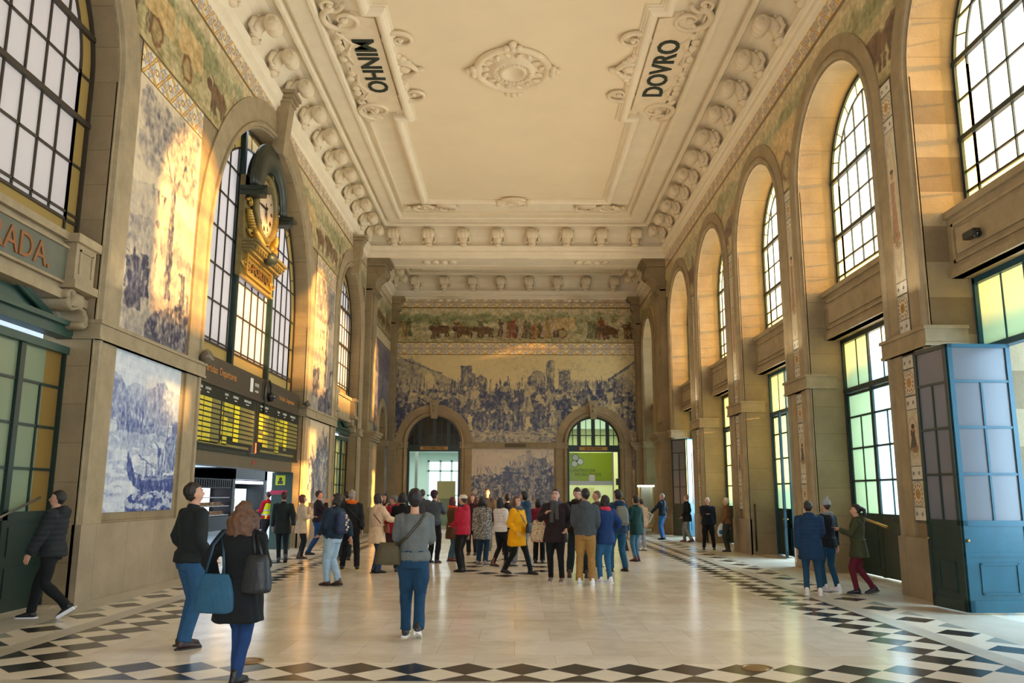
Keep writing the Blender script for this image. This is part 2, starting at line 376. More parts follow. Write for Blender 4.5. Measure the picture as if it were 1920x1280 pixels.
        bmesh.ops.bevel(sb, geom=[e_ for e_ in sb.edges if abs(e_.verts[0].co.z-e_.verts[1].co.z) > .01 and abs(e_.verts[0].co.x-e_.verts[1].co.x) < .002], offset=.03, segments=3, affect='EDGES'); sb.transform(TM); fin(sb, 'sole', mat('sole_%d' % (sole or (40,))[0], rgb(*(sole or (40, 36, 32))), .6), sh_)
    # --- top
    inf = dict(jacket=.024, coat=.028, puffer=.036, sweater=.016)[kind]
    bm = bodybm(inf, .99, trunk=(.9, 1.48), cuff=.006)
    if hem < .97:
        fl = skirt; top_ = 1.02-drop; hz = hem-drop*.5; n = 4
        spread = max(abs(f[1]) for f in lg)
        stack(bm, [(top_-(top_-hz)*i/n, 0, -.01, (.176+.022*fl*i/n*(top_-hz)/.3+inf*.6)*fat, (.13+(.028*fl*(top_-hz)/.3+spread*.25*(top_-hz))*i/n+inf*.6)*fat) for i in range(n, -1, -1)], 20)
    if kind != 'sweater' or collar: tube(bm, [(0, -.02, 1.43-drop), (0, -.012, 1.49-drop), (0, -.005, 1.525-drop)], [.09, .074, .07], 14)
    if hood: 
        ball(bm, (0, -.1, 1.46-drop), (.13, .075, .09), u=14, v=10); tube(bm, [(s*.1, .04-abs(s)*.02, 1.46-drop) for s in (-1, 1)], .03, 6)
    q = quilt or (.014 if kind == 'puffer' else 0)
    to = add(bm, dict(jacket='jacket', coat='coat', puffer='puffer_jacket', sweater='sweater')[kind], topm or cl(tuple(top)), 1., .0115 if not q else .004, 18, q=q, qp=.075)
    if belt:
        bm = bmesh.new(); stack(bm, [(1.045-drop, 0, 0, (.156+inf+.012)*fat, (.117+inf+.012)*fat), (1.085-drop, 0, 0, (.152+inf+.012)*fat, (.113+inf+.012)*fat)], 24); bm.transform(LN); bm.transform(TM); fin(bm, 'belt', cl(tuple(belt)), e)
    # --- hair and headwear
    def hairbm(g=1.0):
        b = bmesh.new(); ball(b, (0, -.012, 1.668), (.084*g, .1*g, .108*g), u=20, v=14)
        for v in b.verts:
            dx, dy, dz = v.co.x, v.co.y+.012, v.co.z-1.668
            if dy > .01 and dz < .045: f = min(1, (dy-.01)/.04); v.co.y -= f*(dy)*.75; v.co.x *= 1-.16*f
            if dz < -.04: v.co.x *= .9; v.co.y = -.012+(dy)*.9
        return b
    if hair not in ('none', None):
        b = hairbm(1.12 if hair in ('curly', 'bob', 'full') else 1.03)
        if hair in ('long', 'wavy', 'bob', 'pony', 'curly'):
            zl = dict(long=1.36, wavy=1.34, bob=1.54, pony=1.6, curly=1.53)[hair]; wd = 1.6 if hair == 'wavy' else 1.35 if hair == 'curly' else 1.
            if hair != 'pony':
                stack(b, [(zl, 0, -.05, .075*wd, .035*wd), (zl+.06, 0, -.05, .1*wd, .05*wd), (1.6, 0, -.04, .095*wd, .065*wd), (1.7, 0, -.03, .08, .07)], 16)
                for s in (-1, 1): tube(b, [(s*.078, .0, 1.69), (s*.086*wd, .015, 1.6), (s*.085*wd, .02, max(zl, 1.45))], [.025, .03, .022], 8)
            else: tube(b, [(0, -.1, 1.7), (0, -.16, 1.66), (0, -.17, 1.55), (0, -.14, 1.42)], [.03, .04, .035, .012], 10)
        b.transform(HM); b.transform(LN); me = remesh(b, vox*.75, 2); ruffle(me, .009 if hair in ('wavy', 'curly') else .0045, 60, 0, 1, seed); me.transform(TM); link('hair', me, mat('hair_%d_%d' % tuple(hc)[:2], rgb(*hc), .5, noise=.4, nscale=30, bump=.5, bscale=90), e)
    if hat:
        b = bmesh.new(); kn_, hcol = hat
        if kn_ == 'beanie' or kn_ == 'pompom':
            ball(b, (0, -.012, 1.695), (.093, .108, .1), u=18, v=12)
            for v in b.verts:
                if v.co.z < 1.665: v.co.z = 1.665+(v.co.z-1.665)*.2
            if kn_ == 'pompom': ball(b, (0, -.04, 1.815), .035)
        else:
            ball(b, (0, -.01, 1.7), (.092, .108, .075), u=18, v=12)
            tube(b, [(0, .06, 1.69), (0, .16, 1.675)], [(.07, .008), (.05, .006)], 10, up=Vector((0, 0, 1)))
        b.transform(HM); b.transform(LN); me = remesh(b, vox*.7, 2); ruffle(me, 0 if kn_ == 'cap' else .002, 90, 0, 1); me.transform(TM); link('cap' if kn_ == 'cap' else 'knitted_hat', me, cl(tuple(hcol)), e)
    if scarf:
        b = bmesh.new()
        for k_ in range(2): tube(b, [((.085+.012*k_)*math.sin(a), -.005+(.085+.012*k_)*math.cos(a), 1.475-drop+.03*k_+.012*math.sin(2*a+k_)) for a in np.linspace(0, 2*pi, 18)], .034, 8)
        if len(scarf) > 3: tube(b, [(.04, .11, 1.47-drop), (.05, .155, 1.3-drop), (.05, .16, 1.12-drop)], [(.045, .02)]*3, 8); tube(b, [(-.04, .11, 1.47-drop), (-.05, .155, 1.32-drop), (-.06, .16, 1.18-drop)], [(.04, .02)]*3, 8)
        add(b, 'scarf', cl(tuple(scarf[:3])), .75, .005, 40, 2)
    if glasses:
        b = bmesh.new()
        for s in (-1, 1):
            tube(b, [(s*.033+.022*math.cos(a), .108, 1.658+.017*math.sin(a)) for a in np.linspace(0, 2*pi, 13)], .0028, 5, cap=False); tube(b, [(s*.055, .106, 1.662), (s*.08, .05, 1.66), (s*.08, 0, 1.655)], .0025, 5)
        tube(b, [(-.012, .109, 1.662), (.012, .109, 1.662)], .0025, 5); b.transform(HM); b.transform(LN); b.transform(TM); fin(b, 'glasses', mat('glasses_frame', rgb(24, 20, 20), .3), e)
    e['_h'] = S; del e['_h']
    return dict(e=e, S=S, M=Matrix.Translation((x, y, 0)) @ Matrix.Rotation(R(yaw), 4, 'Z') @ TM @ LN, drop=drop, arms=arms, yaw=yaw, x=x, y=y)
def carried(P, name, lab, cat, anchor):
    """a separate thing standing in the frame of the person who carries it"""
    p = P['M'] @ Vector(anchor); return empty(name, p, R(P['yaw']), label=lab, cat=cat)
def bag_part(e, P, bm, nm, m, vox=.014, amp=.004, raw=False):
    S = P['S']
    bm.transform(Matrix.Diagonal((S, S, S, 1)))
    if raw: return fin(bm, nm, m, e)
    me = remesh(bm, vox, 2); ruffle(me, amp, 30); return link(nm, me, m, e)
def backpack(P, lab, col, w=.15, h=.42, d=.13, col2=None, pins=False):
    e = carried(P, 'backpack', lab, 'backpack', (0, -.17, 1.0-P['drop'])); m = mat('bag_%d_%d_%d' % col, rgb(*col), .7, noise=.12, nscale=10, bump=.2)
    b = bmesh.new(); stack(b, [(0, 0, -.02, w*.9, d*.5), (.05, 0, -.03, w, d*.6), (h*.5, 0, -.03, w, d*.62), (h*.85, 0, -.02, w*.85, d*.5), (h, 0, -.01, w*.55, d*.3)], 20, p=3); bag_part(e, P, b, 'pack', m)
    b = bmesh.new(); stack(b, [(.04, 0, -.09, w*.7, d*.25), (h*.42, 0, -.09, w*.75, d*.25)], 16, p=3); bag_part(e, P, b, 'front_pocket', mat('bag_%d_%d_%d' % (col2 or col), rgb(*(col2 or col)), .7, noise=.12))
    b = bmesh.new()
    for s in (-1, 1): tube(b, [(s*.08, .03, h-.02), (s*.1, .1, h+.02), (s*.115, .2, h-.02), (s*.13, .3, h-.14), (s*.14, .27, h-.28), (s*.14, .1, .14), (s*.1, .02, .08)], [(.022, .007)]*7, 6)
    bag_part(e, P, b, 'strap', m, raw=True)
    if pins:
        b = bmesh.new()
        for k in range(7): ball(b, (.04*math.sin(k*2), -.13-.02, .08+.045*k), .022, u=8, v=6)
        bag_part(e, P, b, 'charm', mat('charms', rgb(220, 190, 160), .4, noise=.5, nscale=20), raw=True)
    return e
def bag(P, name, lab, col, pos, size, strap=None, nm='body', rz=0, shape=2.6, metal=False, pat=None):
    e = carried(P, name, lab, 'bag', (pos[0], pos[1], pos[2]-P['drop'])); w, d, h = size
    m = pat or mat('bag_%d_%d_%d' % col, rgb(*col), .5 if metal else .7, noise=.15, nscale=9, bump=.2)
    b = bmesh.new(); stack(b, [(-h/2, 0, 0, w*.5, d*.45), (-h*.4, 0, 0, w*.55, d*.5), (0, 0, 0, w*.5, d*.5), (h*.35, 0, 0, w*.42, d*.36), (h/2, 0, 0, w*.34, d*.2)], 20, p=shape); b.transform(Matrix.Rotation(R(rz), 4, 'Z')); bag_part(e, P, b, nm, m)
    if strap:
        b = bmesh.new(); o = Vector(pos); tube(b, [Vector(q)-o for q in strap], [(.016, .005)]*len(strap), 6, up=Vector((0, 1, 0))); bag_part(e, P, b, 'strap', mat('strap_%d' % col[0], rgb(*[int(c*.7) for c in col]), .5), raw=True)
    return e
X_ = lambda v: v-.12
vor = mat('floral_cloth', rgb(30, 30, 34), .8)
def _vor(m, cols, sc):
    nt = m.node_tree; N = nt.nodes; L = nt.links; tc = N.new('ShaderNodeTexCoord'); n = N.new('ShaderNodeTexNoise'); n.inputs['Scale'].default_value = sc; n.inputs['Detail'].default_value = 1; n.inputs['Distortion'].default_value = 2.2
    r = N.new('ShaderNodeValToRGB'); r.color_ramp.interpolation = 'CONSTANT'; L.new(tc.outputs['Object'], n.inputs[0]); L.new(n.outputs['Fac'], r.inputs[0]); L.new(r.outputs[0], N['Principled BSDF'].inputs['Base Color'])
    el = r.color_ramp.elements; el[0].color = (*rgb(*cols[0]), 1); el[1].position = .5; el[1].color = (*rgb(*cols[1]), 1)
    for k, c in enumerate(cols[2:]): q = el.new(.6+.08*k); q.color = (*rgb(*c), 1)
_vor(vor, [(26, 26, 30), (206, 202, 192), (60, 60, 60)], 22)
tote = mat('tote_pattern', rgb(180, 160, 120), .8); _vor(tote, [(196, 180, 140), (120, 40, 36), (206, 190, 150), (70, 90, 110)], 20)
# (label, x, y, height, facing in degrees: 0 walks away from the door side, 90 faces the clock wall, 180 faces us)
P1 = person('man in a dark quilted jacket walking past the left entrance doors', X_(-6.29), 11.78, 1.73, 97, (34, 38, 40), .86, (16, 18, 20), (14, 16, 18), hc=(28, 24, 22), L='swing', Rr='low', legs=('walk2',), kind='puffer', sole=(220, 220, 224), scarf=None, hyaw=8, vox=.016, seed=1, hood=True)
P2 = person('man in a black zip jacket and jeans looking up, hand in pocket', X_(-3.58), 9.72, 1.80, -42, (26, 32, 32), .9, (38, 78, 112), (52, 34, 30), hc=(34, 24, 20), L='pocket', Rr='pocket', legs=('stand2',), kind='jacket', hyaw=-14, hpitch=6, fat=1.1, vox=.015, seed=2, sole=(30, 28, 26))
P3 = person('woman with wavy brown hair in a long black coat carrying two bags, seen from behind', X_(-2.42), 7.92, 1.60, -14, (12, 16, 18), .60, (24, 52, 96), (16, 18, 20), 'wavy', (88, 58, 36), L=(.3, .03, .98), Rr='hold', legs=('cross', ((-.01, .06, 0), (.04, -.03, 0))), kind='coat', slim=True, fat=1.12, vox=.015, seed=3, skirt=1.5, boots=.15)
bag(P3, 'tote_bag', 'blue cloth tote bag hanging on the left shoulder of the woman in the black coat', (20, 74, 100), (-.15, -.2, .88), (.42, .09, .38), [(-.28, -.2, 1.03), (-.2, -.2, 1.35), (-.15, -.08, 1.485), (-.14, .03, 1.47), (-.15, -.12, 1.4), (-.06, -.2, 1.05)])
bag(P3, 'leather_backpack', 'black leather bag hanging behind the right shoulder of the woman in the black coat', (22, 26, 30), (.3, -.2, 1.08), (.28, .18, .36), [(.26, -.18, 1.24), (.2, -.14, 1.42), (.15, -.05, 1.5), (.15, .02, 1.48), (.22, -.1, 1.42), (.34, -.18, 1.24)], metal=True)
P4 = person('man in a grey sweater and jeans walking away with a brown shoulder bag', X_(-1.12), 10.42, 1.74, 3, (96, 100, 98), .93, (20, 56, 84), (34, 32, 34), 'full', (18, 14, 14), L='hold', Rr='hold', legs=('walk', ((-.085, .12, 0), (.085, -.16, .06))), kind='sweater', sole=(214, 214, 210), fat=1.1, vox=.015, seed=4)
bag(P4, 'shoulder_bag', 'brown canvas shoulder bag worn across the back of the man in the grey sweater', (70, 60, 32), (-.3, -.1, 1.0), (.3, .16, .26), [(-.2, -.16, 1.1), (-.06, -.17, 1.22), (.06, -.165, 1.36), (.13, -.09, 1.46), (.12, .03, 1.46), (0, .15, 1.3), (-.15, .16, 1.12), (-.24, .02, 1.06)])
P5 = person('woman in a navy jacket and pale blue jeans with brown boots, looking left', X_(-3.31), 16.03, 1.68, 62, (30, 46, 60), .95, (150, 176, 196), (74, 46, 38), 'bob', (34, 24, 20), L='low', Rr='back', legs=('cross',), hyaw=18, hpitch=10, fat=1.12, kind='jacket', vox=.018, seed=5)
backpack(P5, 'navy backpack hung with charms on the woman in pale blue jeans', (28, 44, 74), pins=True)
P6 = person('man in a black leather jacket, orange scarf and flat cap, seen from behind', X_(-3.63), 19.34, 1.76, 4, (28, 30, 32), .93, (18, 22, 24), (30, 28, 20), 'short', (150, 140, 130), L='hang', Rr='down', legs=('wide',), kind='jacket', scarf=(216, 100, 20), hat=('cap', (150, 130, 110)), hyaw=-10, seed=6, sole=(200, 180, 60))
bag(P6, 'camera_bag', 'small black camera bag at the right hip of the man with the orange scarf', (18, 18, 20), (.25, -.07, 1.03), (.14, .1, .16), [(.2, -.12, 1.1), (0, -.17, 1.3), (-.12, -.07, 1.46), (0, .13, 1.36), (.18, .1, 1.12)])
person('dark-haired man mostly hidden behind the man with the orange scarf', X_(-4.29), 22.07, 1.74, 20, (60, 64, 70), .93, (34, 40, 50), seed=7, vox=.026)
P7 = person('woman in a beige belted trench coat, blue jeans and black boots holding out a paper', X_(-2.9), 18.6, 1.68, -52, (206, 178, 146), .66, (28, 56, 96), (26, 20, 22), 'bob', (40, 22, 20), L='cup', Rr='point', legs=('close',), kind='coat', slim=True, boots=.75, belt=(196, 168, 134), seed=8, skirt=1.7)
bag(P7, 'shoulder_bag', 'brown leather bag at the hip of the woman in the trench coat', (110, 62, 38), (.2, .12, 1.0), (.22, .09, .2), [(.18, .1, 1.1), (.1, .16, 1.3), (-.1, .1, 1.46), (-.12, -.05, 1.46), (.1, -.16, 1.3), (.22, -.04, 1.1)])
e = carried(P7, 'paper_sheet', 'folded white paper held by the woman in the trench coat', 'paper', (.13, .5, 1.2)); b = bmesh.new(); box(b, -.1, .1, -.004, .004, -.06, .09); b.transform(Matrix.Rotation(.5, 4, 'X')); fin(b, 'sheet', mat('paper_white', rgb(232, 230, 222), .6), e)
P8 = person('person in a crimson hooded coat and grey cap turned left', X_(-3.02), 21.79, 1.64, 70, (150, 26, 44), .74, (60, 26, 30), (60, 26, 26), 'short', (90, 84, 80), L='face', Rr='low', kind='coat', hood=True, hat=('cap', (110, 106, 104)), seed=9, hyaw=10)
bag(P8, 'red_bag', 'bright red bag hanging on the person in the crimson coat', (226, 24, 20), (-.1, .22, .95), (.24, .1, .3))
person('dark-haired woman taking a picture beside the crimson coat', X_(-3.42), 22.95, 1.68, 150, (30, 28, 32), .9, (30, 30, 36), hair='long', hc=(30, 20, 18), L='face', Rr='face', seed=10, vox=.026)
person('black-haired person in a black coat partly hidden behind the man in the grey sweater', X_(-2.42), 19.0, 1.70, 10, (14, 14, 16), .8, (24, 26, 30), (34, 50, 70), 'bob', (20, 16, 16), L='hold', Rr='hold', kind='coat', seed=11)
person('man whose head shows just above the man in the grey sweater', X_(-2.55), 24.2, 1.80, 0, (70, 70, 74), .93, (40, 40, 50), hc=(50, 34, 28), seed=12, vox=.026)
P10 = person('person in a grey jacket with a dark purple knitted hat', X_(-1.93), 21.35, 1.76, -25, (70, 78, 86), .93, (24, 22, 26), (44, 24, 24), 'short', (40, 26, 30), L='hold', Rr='face', hat=('beanie', (52, 30, 44)), seed=13, kind='jacket')
person('woman with long brown hair in a brown coat and orange scarf', X_(-1.5), 21.9, 1.60, -60, (96, 66, 42), .62, (70, 100, 110), (120, 50, 30), 'long', (76, 32, 28), L='hold', Rr='hold', kind='coat', scarf=(214, 70, 36), seed=14)
P13 = person('man in a crimson and navy anorak with a white cap, facing left', X_(-1.06), 18.93, 1.67, 62, (168, 30, 54), .84, (16, 18, 18), (20, 20, 20), 'short', (60, 50, 46), L='front', Rr='hang', kind='jacket', hood=True, hat=('cap', (206, 196, 178)), legs=('close',), seed=15, fat=1.08, scarf=(52, 52, 56))
person('woman with long reddish hair facing us behind the white cap', X_(-1.1), 24.16, 1.68, 172, (58, 22, 28), .8, (26, 26, 30), hair='wavy', hc=(104, 54, 38), skin=(206, 160, 136), seed=16, vox=.024)
P15 = person('woman with curly black hair in a black and white floral coat', X_(-.69), 20.93, 1.61, -22, (30, 30, 34), .66, (24, 52, 72), (130, 120, 112), 'curly', (18, 14, 14), L='hang', Rr='front', kind='coat', topm=vor, legs=('stand',), seed=17, skirt=1.7, fat=1.1)
person('tall man in a dark coat facing us over the crowd', X_(-.75), 25.98, 1.84, 174, (34, 32, 38), .8, (120, 116, 112), (90, 88, 84), hc=(50, 36, 28), skin=(204, 158, 134), seed=18, vox=.022)
P17 = person('woman in a white puffer jacket with long black hair and brown boots', X_(-.23), 20.34, 1.60, -52, (214, 208, 204), .9, (14, 16, 22), (104, 58, 32), 'long', (16, 14, 14), L='hold', Rr='front', kind='puffer', slim=True, boots=.35, legs=('step',), seed=19)
P18 = person('woman in a bright yellow coat, grey scarf and glasses stepping right', X_(.17), 18.49, 1.66, -122, (226, 160, 6), .64, (14, 24, 22), (34, 34, 38), 'long', (76, 48, 34), (214, 168, 142), L='low', Rr='pocket', kind='coat', scarf=(96, 96, 100), glasses=True, slim=True, legs=('walk2', ((-.1, .32, 0), (.08, -.27, .03))), hpitch=8, hyaw=-12, seed=20, vox=.016, fat=1.1, skirt=.9)
bag(P18, 'shoulder_bag', 'black leather shoulder bag in front of the woman in the yellow coat', (20, 26, 28), (-.1, .27, 1.06), (.28, .1, .23), [(-.02, .2, 1.16), (.06, .17, 1.3), (.13, .06, 1.47), (.1, -.1, 1.44), (-.1, -.16, 1.2), (-.22, .0, 1.1), (-.2, .2, 1.14)], metal=True)
P19 = person('young man in a dark blue hooded jacket and grey sweatpants facing left', X_(.33), 20.5, 1.76, 58, (28, 56, 78), .86, (128, 132, 140), (170, 176, 180), 'full', (20, 16, 16), L='hold', Rr='hang', hood=True, legs=('walk', ((-.08, .24, 0), (.08, -.1, 0))), seed=21, collar=1, scarf=(30, 96, 150))
person('dark-haired person hidden behind the woman in the yellow coat', X_(-.1), 24.3, 1.68, 5, (26, 26, 30), .85, (24, 24, 28), hair='full', hc=(26, 20, 20), seed=22, vox=.026)
person('person in a maroon quilted jacket seen from behind between blue jacket and tall woman', X_(.72), 21.4, 1.56, -8, (116, 28, 50), .86, (12, 14, 18), (26, 28, 44), 'bob', (24, 20, 20), kind='puffer', Rr='hip', seed=23)
P21 = person('tall woman in a long dark brown coat, big grey scarf and glasses facing us', X_(.93), 16.97, 1.79, 168, (38, 28, 30), .74, (14, 18, 20), (124, 104, 92), 'pony', (40, 26, 22), (206, 158, 138), L='hip', Rr='strap', kind='coat', scarf=(72, 72, 74, 1), glasses=True, slim=True, legs=('stand', ((-.13, .06, 0), (.1, 0, 0))), hpitch=8, hyaw=-6, seed=24, vox=.016, fat=1.12, skirt=1.2, sole=(190, 180, 172))
bag(P21, 'tote_bag', 'patterned cloth tote bag on the arm of the tall woman in the brown coat', (180, 150, 120), (.33, .0, .95), (.3, .1, .42), [(.26, .0, 1.14), (.22, .0, 1.35), (.2, .02, 1.46), (.26, -.03, 1.4), (.38, .0, 1.14)], pat=tote)
P22 = person('man with a fur-collared dark jacket leaning forward to talk, facing us', X_(1.44), 17.9, 1.83, 176, (30, 26, 22), .86, (26, 40, 46), (70, 44, 34), 'short', (34, 26, 24), (206, 158, 132), L='low', Rr='hold', legs=('wide',), kind='jacket', scarf=(48, 38, 28), lean=7, hpitch=-12, seed=25, vox=.016)
P23 = person('man in a grey hooded jacket, khaki trousers and white trainers seen from behind', X_(1.48), 16.4, 1.79, -5, (66, 72, 76), .95, (150, 114, 62), (220, 224, 228), 'short', (26, 20, 18), L='low', Rr='low', legs=('stand', ((-.12, .04, 0), (.12, -.04, 0))), kind='jacket', hood=True, glasses=True, hyaw=32, seed=26, vox=.016, fat=1.1, sole=(236, 236, 236))
P24 = person('dark-haired woman in a royal blue coat with coral shoulders and white trainers', X_(1.9), 16.75, 1.66, 28, (24, 52, 98), .78, (44, 92, 130), (222, 222, 226), 'bob', (34, 24, 24), L='hold', Rr='hip', kind='coat', scarf=(216, 60, 84), legs=('cross', ((-.08, .1, 0), (.06, -.04, 0))), seed=27, slim=True, sole=(230, 230, 230))
person('grey-haired man hidden behind the woman in the royal blue coat', X_(2.1), 20.46, 1.77, 100, (60, 60, 66), .9, (30, 30, 36), hc=(110, 90, 84), seed=28, vox=.024)
P25 = person('man in a navy anorak and jeans with a grey backpack, facing left', X_(2.45), 19.22, 1.78, 22, (24, 50, 78), .84, (34, 84, 116), (50, 28, 32), 'full', (18, 16, 16), L='hold', Rr='hang', hood=True, legs=('wide',), seed=29, hyaw=20, fat=1.1)
backpack(P25, 'grey backpack on the man in the navy anorak', (112, 112, 104), col2=(104, 106, 98))
P26 = person('black-haired person in a dark green coat and brown boots', X_(3.27), 22.11, 1.65, 42, (18, 54, 50), .72, (60, 100, 124), (84, 34, 36), 'full', (18, 14, 16), L='hold', Rr='hang', kind='coat', legs=('close',), seed=30, boots=.2, slim=True)
person('man with glasses looking left behind the dark green coat', X_(3.5), 26.24, 1.57, 110, (150, 120, 100), .85, (60, 60, 70), hc=(40, 30, 26), glasses=True, seed=31, vox=.024)
P26c = person('person in a beige jacket half hidden behind the dark green coat', X_(4.05), 26.3, 1.55, 20, (200, 168, 140), .8, (150, 160, 176), (220, 220, 224), hc=(60, 50, 44), seed=32, vox=.024)
P27 = person('man in a dark blazer and blue trousers holding out a newspaper', X_(5.83), 32.81, 1.73, 60, (26, 40, 54), .9, (40, 92, 150), (20, 30, 44), 'short', (150, 150, 146), L='paper', Rr='pocket', legs=('stand',), seed=33, kind='jacket')
e = carried(P27, 'newspaper', 'folded newspaper in the hand of the man in the blazer', 'newspaper', (-.2, .58, .92)); b = bmesh.new(); box(b, -.012, .012, -.24, .24, -.2, .16); b.transform(Matrix.Rotation(.5, 4, 'X')); fin(b, 'pages', mat('newsprint', rgb(206, 210, 210), .7), e)
b = bmesh.new()
for k in range(5): box(b, -.016, .016, -.2, .2, -.16+.06*k, -.125+.06*k)
b.transform(Matrix.Rotation(.5, 4, 'X')); fin(b, 'print_columns', mat('newsprint_dark', rgb(60, 76, 84), .7), e)
P28 = person('man in a black coat and grey trousers leaning at the far street pier', X_(6.42), 31.05, 1.69, 64, (14, 16, 18), .76, (120, 126, 128), (120, 40, 50), 'short', (120, 100, 90), L='pocket', Rr='pocket', legs=('step',), kind='coat', seed=34)
P29 = person('white-haired man in a dark navy overcoat with his hand raised', X_(6.25), 26.91, 1.60, 170, (22, 28, 40), .84, (18, 20, 24), (26, 24, 24), 'short', (214, 214, 210), (206, 164, 142), L='hang', Rr=(.04, .26, 1.2), legs=('wide',), kind='coat', seed=35, fat=1.2, skirt=.6)
P30 = person('white-haired man in a brown leather jacket facing left', X_(6.6), 25.94, 1.60, 62, (116, 82, 54), .92, (52, 54, 50), (50, 36, 28), 'short', (206, 204, 198), L='pocket', Rr='hang', legs=('stand',), kind='jacket', seed=36)
e = empty('plastic_bag', (6.47, 26.55, .42), label='white plastic carrier bag held by the white-haired man in the overcoat', cat='bag'); b = bmesh.new(); stack(b, [(0, 0, 0, .12, .07), (.12, 0, 0, .15, .09), (.3, 0, 0, .11, .06), (.4, 0, 0, .03, .02)], 16); me = remesh(b, .015, 1); ruffle(me, .008, 40); link('film', me, mat('plastic_film', rgb(206, 222, 232), .35), e); b = bmesh.new(); ball(b, (-.05, -.075, .14), (.07, .03, .07)); fin(b, 'blue_print', mat('bag_blue', rgb(40, 110, 160), .4), e, True)
P31 = person('woman in a long navy quilted coat and white shoes, seen from behind', X_(5.32), 15.0, 1.58, -16, (24, 52, 82), .66, (30, 66, 92), (226, 218, 212), 'short', (40, 28, 26), L='hang', Rr='hold', kind='puffer', hood=True, slim=True, legs=('stand', ((-.11, 0, 0), (.13, -.03, 0))), vox=.017, seed=37, fat=1.06, sole=(236, 230, 226))
e = carried(P31, 'paper_sheet', 'white folded map in the left hand of the woman in the long navy coat', 'paper', (-.28, .02, .76)); b = bmesh.new(); box(b, -.006, .006, -.08, .08, -.14, .1); fin(b, 'sheet', mat('paper_white', rgb(232, 230, 222), .6), e)
P32 = person('person in a grey pompom hat, grey scarf and black jacket', X_(5.86), 15.62, 1.60, 28, (20, 24, 28), .84, (26, 66, 92), (220, 214, 216), 'short', (60, 46, 40), L='hold', Rr='hang', hat=('pompom', (150, 156, 156)), scarf=(140, 140, 138), legs=('stand2',), vox=.017, seed=38, slim=True, sole=(232, 232, 236))
P33 = person('woman with a dark ponytail in an olive parka and burgundy trousers looking at a phone', X_(6.2), 15.1, 1.54, 72, (62, 66, 44), .72, (92, 26, 40), (24, 26, 36), 'pony', (30, 22, 20), L=(.06, .33, 1.27), Rr=(.04, .3, 1.24), kind='coat', hood=True, slim=True, legs=('walk', ((-.06, .1, 0), (.07, -.22, .04))), vox=.017, seed=39, belt=(70, 74, 48), skirt=1.1)
e = carried(P33, 'phone', 'dark phone held up by the woman in the olive parka', 'phone', (.0, .44, 1.33)); b = bmesh.new(); bevbox(b, -.035, .035, -.005, .005, -.07, .07, .004); b.transform(Matrix.Rotation(.7, 4, 'X')); fin(b, 'case', mat('phone_black', rgb(20, 22, 26), .2), e)
P34 = person('person in a dark green-black coat walking towards the passage, seen from behind', X_(-5.74), 21.32, 1.73, 18, (26, 34, 34), .72, (18, 28, 32), (60, 58, 62), 'short', (60, 36, 26), L='swing', Rr='back', kind='coat', legs=('walk', ((-.05, .2, 0), (.1, -.24, .08))), slim=True, seed=40, skirt=1.4)
P35 = person('woman with auburn hair in a light beige coat holding a phone to her mouth', X_(-5.56), 22.5, 1.64, -68, (198, 172, 142), .7, (26, 26, 26), (70, 44, 30), 'bob', (96, 38, 26), L='face', Rr='hold', kind='coat', legs=('close',), slim=True, boots=.5, seed=41, skirt=1.)
P36 = person('man in black with jeans striding right behind the beige coat, camera in hand', X_(-5.45), 23.9, 1.80, -78, (40, 30, 34), .92, (36, 66, 110), (34, 24, 30), 'short', (50, 26, 22), (216, 140, 104), L='cup', Rr='face', legs=('kick', ((-.08, -.22, .0), (.1, .45, .05))), seed=42)
e = carried(P36, 'camera', 'black camera held up by the striding man', 'camera', (.02, .36, 1.28)); b = bmesh.new(); bevbox(b, -.07, .07, -.03, .03, -.045, .045, .01); lathe(b, [(0, 0), (.038, 0), (.042, .06), (.034, .07), (0, .07)], 14, Matrix.Translation((0, .02, 0)) @ Matrix.Rotation(-pi/2, 4, 'X')); fin(b, 'camera_body', mat('camera_black', rgb(18, 16, 16), .35), e)
P37 = person('railway worker in a red sweater and yellow reflective vest in the passage', X_(-7.84), 27.08, 1.74, 62, (176, 24, 34), .93, (34, 34, 40), (26, 26, 30), 'short', (40, 34, 32), L='hold', Rr='low', legs=('step',), kind='jacket', seed=43)
b = bmesh.new(); stack(b, [(z, 0, 0, rx, ry) for z, rx, ry in ((.9, .2, .16), (1.05, .19, .155), (1.2, .195, .155), (1.36, .2, .145), (1.44, .13, .11))], 20); me = remesh(b, .018, 2); link('reflective_vest', me, mat('hivis', rgb(222, 236, 20), .6), P37['e'])
b = bmesh.new()
for z in (1.0, 1.14): stack(b, [(z, 0, 0, .2, .163), (z+.045, 0, 0, .2, .163)], 24)
fin(b, 'reflective_band', mat('band_silver', rgb(190, 196, 200), .3, .3), P37['e'])
# ---------------------------------------------------------------- painted tile pictures (painted here, generic scenes)
rng = np.random.default_rng(5)
def fbm(h, w, cell, octs=4, seed=0, stretch=1.):
    r = np.random.default_rng(seed); out = np.zeros((h, w)); amp = 1; tot = 0
    for o in range(octs):
        cy, cx = max(2, int(h/cell)+2), max(2, int(w/(cell*stretch))+2)
        g = r.random((cy+1, cx+1)); y = np.linspace(0, cy-1e-3, h); x = np.linspace(0, cx-1e-3, w)
        yi = y.astype(int); xi = x.astype(int); fy = (y-yi)[:, None]; fx = (x-xi)[None]; fy = fy*fy*(3-2*fy); fx = fx*fx*(3-2*fx)
        a = g[yi][:, xi]; b = g[yi][:, xi+1]; c = g[yi+1][:, xi]; d = g[yi+1][:, xi+1]
        out += amp*((a*(1-fx)+b*fx)*(1-fy)+(c*(1-fx)+d*fx)*fy); tot += amp; amp *= .55; cell = max(1.2, cell/2)
    return out/tot
